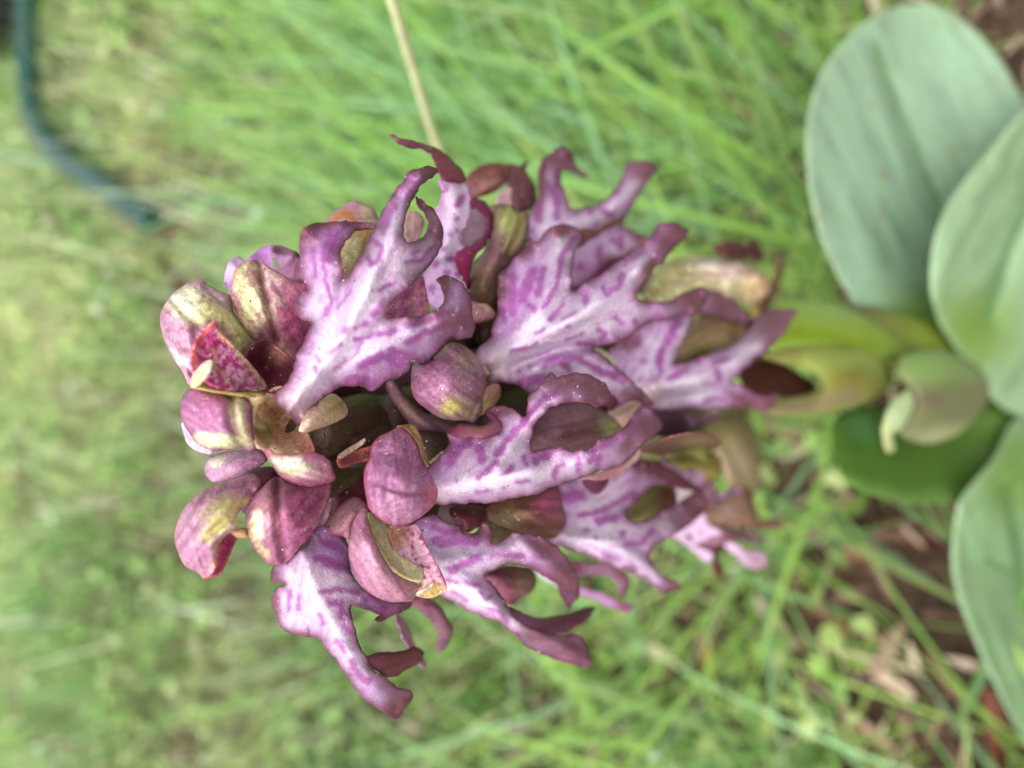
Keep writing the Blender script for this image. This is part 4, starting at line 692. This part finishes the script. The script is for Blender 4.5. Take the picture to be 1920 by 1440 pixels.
petal('petal', "1337,460 1352,456 1372,451 1397,461 1415,450 1428,465 1433,482 1418,492 1400,480 1375,485 1350,478", [(1340, 462, 4), (1415, 455, 2), (1380, 470, 3)], f, [('base', (86, 44, 44)), ('blob', 1352, 470, 14, (150, 90, 80), .5)], ripple=(1, 26, 14), res=4)
petal('petal', "1460,473 1470,495 1464,525 1455,550 1442,572 1428,584 1420,578 1436,556 1448,530 1455,500", [(1460, 478, 0), (1425, 580, 6), (1455, 530, 2)], f, [('base', (122, 84, 62)), ('rim', 4, (90, 54, 44), .7)], dome=.8, res=4)
petal('sepal', "1280,625 1300,602 1320,590 1350,590 1380,600 1398,610 1392,640 1365,658 1325,670 1285,682 1268,668", [(1285, 625, 12), (1390, 612, 8), (1300, 670, 13)], f, [('base', (160, 128, 100)), ('line', "1290,640 1330,615 1380,615", 5, (140, 120, 70), .7, 4), ('line', "1290,665 1340,645 1385,625", 4, (176, 160, 100), .7, 4), ('blob', 1375, 630, 10, (90, 50, 40), .7), ('blob', 1310, 670, 24, (120, 110, 40), .8)], dome=2.5)
petal('petal', "1405,570 1420,565 1430,580 1425,600 1412,596", [(1410, 572, 6), (1425, 598, 6)], f, [('base', (170, 150, 90))])
ovary(f, (1270, 640, 8), (1265, 660, 4), (1260, 675, 0), 2.8, ((120, 120, 60), (130, 124, 60), (150, 130, 90)))
f = flower('U')
petal('sepal', "1195,845 1225,830 1255,820 1300,812 1336,815 1353,828 1346,843 1317,852 1267,855 1217,854", [(1200, 845, 16), (1350, 828, 10), (1270, 835, 15)], f, [('base', (104, 76, 62)), ('line', "1210,850 1270,853 1330,847", 4, (168, 96, 92), .8, 3), ('blob', 1310, 830, (34, 10, 0), (142, 118, 84), .7), ('rim', 4, (120, 64, 66), .7)], dome=1.6, res=4)
petal('lip', "1215,770 1255,766 1290,770 1312,778 1350,768 1345,785 1320,800 1295,812 1260,822 1230,820 1225,800", [(1225, 775, 13), (1340, 772, 10), (1270, 800, 10)], f, [('base', (124, 84, 104)), ('blob', 1270, 795, 26, (88, 50, 66), .8), ('line', "1285,778 1300,790 1298,808", 3, (180, 150, 170), .7), ('rim', 5, (140, 96, 110), .6)], M_LIP, dome=1)
petal('hood', "1315,800 1335,780 1375,772 1410,795 1426,840 1424,900 1410,940 1380,930 1358,900 1345,860 1320,830", [(1330, 790, -3), (1420, 850, -6), (1370, 880, -3)], f, [('base', (160, 144, 100)), ('blob', 1385, 870, 30, (176, 150, 130), .7), ('line', "1335,820 1375,860 1390,910", 4, (130, 120, 76), .6, 4), ('rim', 6, (150, 124, 104), .6)], dome=4)
petal('sepal', "1250,860 1280,856 1320,850 1350,858 1352,885 1330,905 1300,895 1270,880", [(1260, 862, 8), (1345, 870, 5)], f, [('base', (144, 134, 66)), ('blob', 1330, 870, 22, (120, 96, 60), .6)], dome=2)
petal('lip', "1240,855 1258,866 1278,884 1296,880 1312,876 1336,890 1346,911 1338,925 1360,920 1388,913 1390,921 1365,930 1340,938 1330,946 1318,922 1300,908 1267,895 1245,880", [(1245, 862, 11), (1310, 885, 8), (1385, 917, 4), (1325, 930, 9)], f, [('base', (196, 150, 188)), ('blob', 1330, 910, 16, (130, 74, 70), .7), ('line', "1340,930 1388,916", 4, (170, 110, 176), .8), ('rim', 4, (130, 74, 90), .8)], M_LIP, res=4, ripple=(.8, 36, 14))
petal('sepal', "1305,960 1328,942 1350,932 1375,915 1402,905 1416,950 1424,974 1450,972 1468,978 1462,990 1430,993 1419,997 1378,986 1340,985", [(1320, 960, 3), (1410, 930, -2), (1465, 982, -3), (1370, 980, 2)], f, [('base', (158, 118, 98)), ('blob', 1360, 945, 28, (190, 160, 150), .6), ('line', "1402,910 1422,975 1465,982", 8, (116, 74, 74), .8, 6), ('rim', 5, (130, 88, 78), .7)], dome=2.5)
petal('lip', "1262,1005 1294,983 1319,962 1332,982 1350,994 1372,1014 1400,1033 1433,1039 1440,1055 1425,1070 1400,1061 1378,1040 1352,1018 1333,1008 1340,1046 1322,1054 1300,1034 1278,1014", [(1270, 1005, 5), (1320, 975, 6), (1435, 1050, 1), (1330, 1045, 2), (1380, 1030, 4)], f, [('base', (222, 190, 220)), ('blob', 1315, 1000, 8, PUR, .5), ('blob', 1295, 1015, 6, PUR, .4), ('blob', 1420, 1052, (26, 20, 30), (164, 124, 140), .9), ('rim', 4, (190, 140, 180), .7)], M_LIP)
petal('petal', "1330,1008 1344,1012 1346,1045 1358,1072 1340,1078 1334,1048", [(1335, 1012, 2), (1350, 1074, -1)], f, [('base', (96, 56, 42))], res=4)
petal('hood', "908,1081 930,1065 955,1060 985,1062 1000,1068 1007,1090 997,1110 972,1125 957,1137 940,1118 925,1098", [(912, 1080, 12), (1000, 1075, 10), (955, 1130, 12)], f, [('base', (130, 70, 90)), ('blob', 980, 1085, (24, 24, 0), (150, 120, 100), .8), ('line', "950,1065 965,1100", 2, (110, 80, 60), .7), ('rim', 5, (110, 50, 70), .8)], dome=2)
petal('petal', "998,1066 1014,1070 1035,1085 1048,1102 1034,1096 1015,1080", [(1000, 1068, 8), (1045, 1100, 8)], f, [('base', (236, 216, 236))], M_LIP, res=4)
petal('lip_lobe', "1066,1060 1085,1052 1104,1055 1145,1056 1174,1075 1181,1098 1169,1121 1162,1108 1158,1094 1136,1080 1098,1078 1078,1082", [(1072, 1065, 10), (1150, 1065, 6), (1170, 1118, 3)], f, [('base', (164, 116, 146)), ('blob', 1080, 1065, 16, (120, 40, 60), .8), ('line', "1150,1060 1178,1090 1168,1118", 7, (120, 68, 80), .8, 5), ('rim', 3, (130, 80, 96), .6)], M_LIP)
petal('lip_lobe', "1086,1101 1118,1107 1140,1118 1159,1130 1187,1133 1176,1148 1155,1142 1118,1126 1088,1114", [(1090, 1108, 6), (1180, 1138, 2)], f, [('base', (196, 146, 190)), ('blob', 1170, 1140, (20, 10, 0), (128, 60, 84), .9), ('rim', 3, (150, 90, 130), .7)], M_LIP)
ovary(f, (1300, 870, 6), (1290, 800, 3), (1280, 700, 0), 2.8, ((120, 120, 60), (130, 124, 60), (140, 110, 80)))
# inner ovaries packed round the axis, coloured darker to paint shade into the gaps
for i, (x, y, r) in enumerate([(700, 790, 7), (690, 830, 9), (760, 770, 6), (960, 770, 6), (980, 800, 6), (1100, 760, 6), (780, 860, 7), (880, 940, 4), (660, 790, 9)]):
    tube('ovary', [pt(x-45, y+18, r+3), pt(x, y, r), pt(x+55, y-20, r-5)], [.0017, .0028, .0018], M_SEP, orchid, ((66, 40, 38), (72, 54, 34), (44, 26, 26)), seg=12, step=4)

# ---------------- the far side of the spike: the same flowers turned about the stem
def turned(key, ang, dz, k=.92):
    src = FL[key]; r = src.copy(); scene.collection.objects.link(r); r.parent = orchid
    r.rotation_euler = (0, 0, math.radians(ang)); r.location = (.003, 0, dz/1000+CAMZ/1000*(1-k)*0); r.scale = (k, k, 1)
    for ch in src.children:
        c = ch.copy(); scene.collection.objects.link(c); c.parent = r
for a_ in (('A', 185, -34), ('F', 196, -36), ('B', 170, -32), ('I', 185, -30), ('E', 190, -34)): turned(*a_)

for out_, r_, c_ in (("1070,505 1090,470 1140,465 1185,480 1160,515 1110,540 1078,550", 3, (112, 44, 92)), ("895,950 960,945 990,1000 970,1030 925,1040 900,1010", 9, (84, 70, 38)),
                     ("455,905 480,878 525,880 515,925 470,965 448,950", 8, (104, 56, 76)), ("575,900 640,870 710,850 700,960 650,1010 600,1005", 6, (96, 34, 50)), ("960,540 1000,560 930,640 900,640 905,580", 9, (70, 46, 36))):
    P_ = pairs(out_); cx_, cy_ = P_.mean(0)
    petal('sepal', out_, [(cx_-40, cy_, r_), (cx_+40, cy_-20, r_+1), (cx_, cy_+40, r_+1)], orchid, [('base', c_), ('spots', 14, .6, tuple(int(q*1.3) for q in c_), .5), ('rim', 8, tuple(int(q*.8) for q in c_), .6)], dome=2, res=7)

# ---------------- bracts on the stem
GREEN = (126, 158, 66); GLAUC = (160, 192, 158)
petal('bract', "1440,580 1460,563 1500,560 1539,562 1594,578 1650,608 1690,640 1700,668 1660,672 1600,656 1540,650 1480,652 1440,655", [(1445, 600, 7), (1540, 565, 5), (1690, 655, 8), (1560, 640, 9)], orchid, [('base', (140, 166, 62)), ('line', "1450,625 1540,632 1640,655", 14, (118, 142, 14), .8, 9), ('blob', 1560, 585, (90, 16, 8), (150, 178, 104), .7), ('rim', 6, (150, 176, 104), .5)], M_LEAF, dome=3, res=7)
b = petal('bract', "1430,668 1442,655 1470,648 1511,645 1594,650 1628,652 1658,674 1674,708 1660,735 1608,760 1555,774 1469,780 1440,772 1450,752 1500,742 1530,735 1540,722 1520,696 1470,682", [(1440, 665, 9), (1594, 652, 10), (1670, 710, 9), (1540, 765, 14), (1450, 770, 13), (1530, 700, 12), (1620, 715, 14)], orchid, [('base', (142, 150, 70)), ('blob', 1570, 672, (90, 22, 4), (160, 174, 84), .8), ('blob', 1600, 715, (60, 26, -20), (136, 128, 56), .9), ('line', "1450,768 1530,758 1600,742", 15, (136, 122, 90), .9, 10), ('blob', 1640, 690, 24, (140, 158, 80), .7), ('line', "1450,672 1500,668", 8, (150, 126, 84), .6, 6)], M_LEAF, dome=2.5, res=6)
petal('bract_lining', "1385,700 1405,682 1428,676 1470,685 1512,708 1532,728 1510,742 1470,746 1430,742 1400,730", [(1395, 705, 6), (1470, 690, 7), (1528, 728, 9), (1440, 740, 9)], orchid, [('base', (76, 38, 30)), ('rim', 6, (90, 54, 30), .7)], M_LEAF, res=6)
petal('bract', "1684,700 1690,668 1719,657 1760,655 1795,664 1833,687 1858,717 1852,752 1828,788 1789,818 1747,832 1705,826 1688,812 1700,780 1712,748 1700,728", [(1690, 690, 14), (1780, 660, 12), (1855, 730, 8), (1750, 828, 16), (1705, 820, 16), (1770, 740, 15)], orchid, [('base', (122, 124, 84)), ('blob', 1745, 685, (62, 34, 8), (140, 172, 96), 1), ('blob', 1800, 690, (40, 20, 30), (134, 160, 100), .8), ('blob', 1770, 815, (60, 18, -12), (168, 172, 124), .9), ('blob', 1740, 750, (26, 16, 0), (116, 96, 80), .8)], M_LEAF, dome=4, res=6)
petal('bract_tip', "1703,730 1690,738 1675,748 1660,772 1654,806 1662,846 1674,848 1680,838 1676,815 1690,806 1706,780 1716,750", [(1700, 738, 18), (1658, 790, 19), (1668, 842, 19), (1700, 780, 18.5)], orchid, [('base', (196, 214, 160)), ('line', "1656,780 1658,815 1668,845", 4, (190, 170, 110), .8, 3), ('rim', 5, (176, 186, 120), .5)], M_LEAF, dome=1.6, res=5)

# ---------------- broad sheathing leaves
def leaf_ops(mid, base=GLAUC, inner=GREEN, ib=None):
    o = [('base', base), ('veins', mid[2], 17, tuple(int(q*.80) for q in base), .6), ('veins', mid[2], 9, tuple(min(255, int(q*1.08)) for q in base), .5), ('spots', 26, .80, (168, 150, 104), .5)]
    if ib: o += [('blob', *ib, inner, .9)]
    o += [('line', mid[0], mid[1], (98, 138, 84), .85, 8), ('rim', 8, (176, 200, 160), .5)]
    return o
petal('leaf', "1745,650 1700,652 1650,625 1600,562 1560,492 1532,420 1516,330 1513,250 1525,180 1550,120 1590,70 1640,30 1700,8 1760,12 1810,40 1860,90 1900,150 1925,210 1925,300 1900,400 1860,500 1810,590", [(1745, 645, 6), (1640, 600, 2), (1516, 300, -4), (1600, 70, -8), (1700, 10, -10), (1870, 110, 4), (1920, 250, 12), (1925, 310, 13), (1700, 250, -6), (1760, 450, 1), (1850, 520, 7)], orchid,
      leaf_ops(("1640,85 1680,200 1730,310 1765,400 1790,500", 7, 65), ib=(1740, 600, (90, 60, 0))), M_LEAF, res=8, th=.7, dome=-2.5, creases=[("1640,85 1680,200 1730,310 1765,400 1790,500", 18, .5)])
petal('leaf', "1790,650 1760,600 1746,545 1748,480 1762,420 1795,358 1850,290 1920,208 1990,140 2060,120 2100,200 2080,330 2020,460 1960,580 1975,700 1970,780 1900,775 1850,735 1815,690", [(1800, 655, 10), (1860, 735, 9), (1960, 770, 8), (1750, 500, 15), (1850, 290, 19), (1990, 145, 24), (2080, 200, 24), (1920, 660, 10), (1900, 450, 13), (2020, 460, 18)], orchid,
      leaf_ops(("2000,200 1950,330 1890,460 1850,600", 9, -62), base=(156, 188, 144), ib=(1830, 620, (80, 80, 0))), M_LEAF, res=9, th=.7, creases=[("2000,200 1950,330 1890,460 1850,600", 24, 2.2), ("1760,560 1790,440 1880,310", 20, -1.5)])
petal('leaf', "1562,800 1580,776 1630,762 1700,765 1760,790 1830,770 1890,725 1930,700 1960,760 1950,850 1900,915 1840,935 1750,945 1680,938 1600,912 1570,868", [(1565, 800, 9), (1570, 870, 13), (1650, 765, 5), (1750, 830, 4), (1700, 935, 16), (1850, 930, 14), (1920, 720, 2), (1940, 850, 10)], orchid,
      [('base', (86, 128, 44)), ('blob', 1900, 850, (70, 70, 0), (150, 184, 104), .8), ('blob', 1615, 800, (40, 24, 30), (104, 160, 96), .7), ('line', "1600,905 1700,935 1850,925", 12, (120, 160, 76), .8, 10), ('blob', 1900, 800, (50, 60, 0), (140, 178, 80), .8), ('veins', 8, 18, (84, 134, 44), .3)], M_LEAF, res=8, th=.7)
petal('leaf', "1900,790 1862,860 1822,908 1798,945 1786,1050 1800,1125 1840,1225 1880,1312 1920,1385 1985,1480 2060,1500 2100,1400 2090,1250 2050,1100 2000,980 1980,850 1945,780", [(1905, 800, 8), (1862, 862, 15.5), (1815, 920, 17), (1790, 1050, 14), (1850, 1240, 15), (1985, 1480, 15), (2080, 1300, 8), (1970, 850, 7), (1900, 1080, 9), (1980, 1250, 9)], orchid,
      leaf_ops(("1890,930 1910,1060 1960,1240 2020,1400", 10, 70), base=(146, 182, 132), inner=(122, 158, 76), ib=(1900, 890, (70, 90, 0))), M_LEAF, res=9, th=.7, creases=[("1890,930 1910,1060 1960,1240 2020,1400", 26, 2.5), ("1840,960 1850,1080 1900,1240", 22, -1.6)])
# ================================================================== other things on the lawn
def simple_mat(name, col, rough=.5, spec=.5, ns=60, var=.25, bump=0.):
    m, nt, N, L, P = new_mat(name); tc = N.new('ShaderNodeTexCoord')
    n = N.new('ShaderNodeTexNoise'); n.inputs['Scale'].default_value = ns; n.inputs['Detail'].default_value = 5; L.new(tc.outputs['Object'], n.inputs['Vector'])
    r = N.new('ShaderNodeValToRGB'); c = lin(col)
    r.color_ramp.elements[0].position = .3; r.color_ramp.elements[0].color = (*(c*(1-var)), 1); r.color_ramp.elements[1].position = .7; r.color_ramp.elements[1].color = (*(c*(1+var)), 1)
    L.new(n.outputs[0], r.inputs[0]); L.new(r.outputs[0], P.inputs['Base Color']); P.inputs['Roughness'].default_value = rough; P.inputs['Specular IOR Level'].default_value = spec
    if bump:
        b = N.new('ShaderNodeBump'); b.inputs['Strength'].default_value = bump; b.inputs['Distance'].default_value = .004; L.new(n.outputs[0], b.inputs['Height']); L.new(b.outputs[0], P.inputs['Normal'])
    return m
M_HOSE = simple_mat('green_tube', (9, 56, 44), .42, .4, 40, .15)
M_CORD = simple_mat('cord', (120, 140, 110), .6, .3, 40, .2)
M_STONE = simple_mat('dark_stone', (24, 21, 17), .85, .2, 30, .5, .8)
M_STRAW = simple_mat('straw', (208, 206, 160), .5, .4, 120, .15)

hose = empty('garden_tube', on_ground(110, 300)); tag(hose, 'dark green bent tube lying on the lawn behind the orchid', 'tube')
hp = [on_ground(x+4, y-5, 32) for x, y in ((44, -260), (44, -110), (45, 0), (47, 120), (58, 215), (100, 288), (185, 350), (272, 412))]
t_ = tube('tube_body', hp, [.0122]*8, M_HOSE, None, (24, 92, 78), seg=20, step=6)
# hollow open end
e0, e1 = hp[-2], hp[-1]; dr = (e1-e0).normalized()
t2 = tube('tube_end', [e1-dr*.003, e1+dr*.004], [.013, .013], M_HOSE, None, (20, 70, 60), seg=20, step=2)
for o in (t_, t2): o.parent = hose; o.matrix_parent_inverse = Matrix.Translation(-hose.location)
cord = tube('thin_cord', [on_ground(x, y, z) for x, y, z in ((-120, 280, 28), (-40, 288, 30), (20, 292, 34), (60, 300, 32), (100, 304, 26), (125, 310, 18))], [.0034]*6, M_CORD, None, (120, 140, 110), seg=10, step=5)
tag(cord, 'thin grey green cord running out from under the green tube', 'cord')

def stone(name, c, r, seed):
    g = np.random.default_rng(seed); V = []; n1, n2 = 14, 22
    for i in range(n1+1):
        th = math.pi*i/n1
        for j in range(n2):
            ph = 2*math.pi*j/n2
            d = np.array([math.sin(th)*math.cos(ph), math.sin(th)*math.sin(ph), math.cos(th)*.7])
            k = 1+.25*(noise(np.array([d[0]*3+seed]), np.array([d[1]*3+d[2]*2]), 1)[0]-.5)+.10*(noise(np.array([d[0]*9+seed]), np.array([d[1]*9+d[2]*7]), 1)[0]-.5)
            V.append(np.array(c)+d*r*k)
    Fc = [(i*n2+j, (i+1)*n2+j, (i+1)*n2+(j+1) % n2, i*n2+(j+1) % n2) for i in range(n1) for j in range(n2)]
    return mesh_obj(name, np.array(V), Fc, M_STONE)
st = stone('dark_stone', on_ground(-8, -22, 30), .085, 5); tag(st, 'dark rough stone beside the bend-free end of the green tube', 'stone')
st['label'] = 'large dark rough stone lying against the green tube'

straw = tube('dry_grass_stalk', [Vector((.006, .233, 0)), Vector(unproj(825, 290, -60)), Vector(unproj(778, 140, -38)), Vector(unproj(735, 0, -20)), Vector(unproj(700, -120, -8))],
             [.0007, .0009, .0009, .0009, .0006], M_STRAW, None, (206, 196, 148), seg=10, step=14)
tag(straw, 'pale dry straw stalk leaning up beside the purple flowers', 'straw')

# fallen leaves on the soil
M_DEAD = M_LITTER
def dead_leaf(c, Lh, W, az, col, label, curl=.5, lift=.006, name='dead_leaf'):
    n, m = 14, 6; V = []; C = []
    for i in range(n+1):
        s = i/n*2-1
        for j in range(m+1):
            v = j/m*2-1; w = W*(1-abs(s)**2.2)**.7*(1+.12*math.sin(i*2.3+j))
            x = Lh*s; y = w*v; z = curl*W*(v*v)+curl*.25*Lh*s*s-.15*W*(1-abs(v))+.0008*math.sin(i*1.7+j*2)
            V.append((x, y, z)); C.append(lin(np.array(col)*.84*(1-.25*(abs(v) < .15)+.25*(random.random()-.5))))
    Fc = [(i*(m+1)+j, (i+1)*(m+1)+j, (i+1)*(m+1)+j+1, i*(m+1)+j+1) for i in range(n) for j in range(m)]
    Vb = [(x, y, z-.0005) for x, y, z in V]; k = len(V)
    Fb = [tuple(q+k for q in f[::-1]) for f in Fc]
    o = mesh_obj(name, V+Vb, Fc+Fb, M_DEAD, None, C+C)
    p = on_ground(*c, 0); o.location = (p.x, p.y, float(gz(p.x, p.y))+lift); o.rotation_euler = (random.uniform(-.25, .25), random.uniform(-.25, .25), az)
    return tag(o, label, 'dead leaf')
dead_leaf((1568, 1140), .012, .0030, 1.0, (196, 150, 96), 'narrow tan dead leaf on the bare brown soil')
dead_leaf((1725, 995), .012, .0045, 1.3, (136, 88, 64), 'reddish brown folded dead leaf beside the lowest broad green leaf')
dead_leaf((1495, 1085), .013, .008, .4, (112, 80, 62), 'dull brown crumpled dead leaf half hidden in the soil hollow')
dead_leaf((1885, 1345), .013, .0035, .2, (186, 120, 96), 'pinkish curled dead leaf next to the edge of a broad green leaf', curl=1.6)
dead_leaf((1345, 1215), .009, .0035, .3, (214, 164, 70), 'small yellow orange dead leaf among the grass')
dead_leaf((1592, 932), .007, .004, 1.0, (224, 184, 160), 'small pale pink dead leaf scrap against the broad leaf rim')
dead_leaf((1480, 1120), .014, .004, 1.5, (172, 132, 110), 'pale brown dead leaf strip lying across the soil hollow')
dead_leaf((1630, 1030), .013, .0028, 1.8, (176, 128, 104), 'slender pinkish brown dead leaf between grass blades')
dead_leaf((1820, 120), .012, .006, .5, (104, 62, 46), 'dark chestnut dead leaf behind the biggest broad leaf')

# added white flower shapes standing in for glints in the grass far behind
M_GLINT = simple_mat('glint_white', (214, 222, 206), .5, .4, 200, .04)
def glint_spot():
    V = []; Fc = []
    for k in range(6):
        a = 2*math.pi*k/6; n0 = len(V)
        for (r, w, z) in ((.0006, 0, 0), (.0026, -.0013, .0006), (.0044, -.0009, .0004), (.0048, 0, .0002), (.0044, .0009, .0004), (.0026, .0013, .0006)):
            V.append((r*math.cos(a)-w*math.sin(a), r*math.sin(a)+w*math.cos(a), .026+z))
        Fc.append(tuple(range(n0, n0+6)))
    n0 = len(V)
    for z in (-.004, .026):
        for k in range(5): V.append((.0006*math.cos(k*1.257), .0006*math.sin(k*1.257), z))
    Fc += [(n0+k, n0+(k+1) % 5, n0+5+(k+1) % 5, n0+5+k) for k in range(5)]
    o = mesh_obj('glint_spot', V, Fc, M_GLINT, smooth=False)
    return tag(o, 'tiny white petalled shape standing in for a glint in the turf behind the orchid', 'flower', 'white glint shapes dotted over the lawn')
glint = glint_spot()
for i, (x, y) in enumerate([(465, 410), (15, 145), (320, 355), (345, 352), (300, 215), (195, 545), (178, 515), (308, 218), (590, 372), (835, 190), (85, 950), (92, 965), (60, 1385), (1215, 1395), (185, 590), (250, 130), (70, 1180), (620, 205), (120, 700)]):
    o = glint if i == 0 else glint.copy()
    if i: scene.collection.objects.link(o)
    p = on_ground(x, y, 24); o.location = (p.x, p.y, float(gz(p.x, p.y))); o.rotation_euler = (.35*math.cos(i*2.1)+.35, .3*math.sin(i*1.3), i)
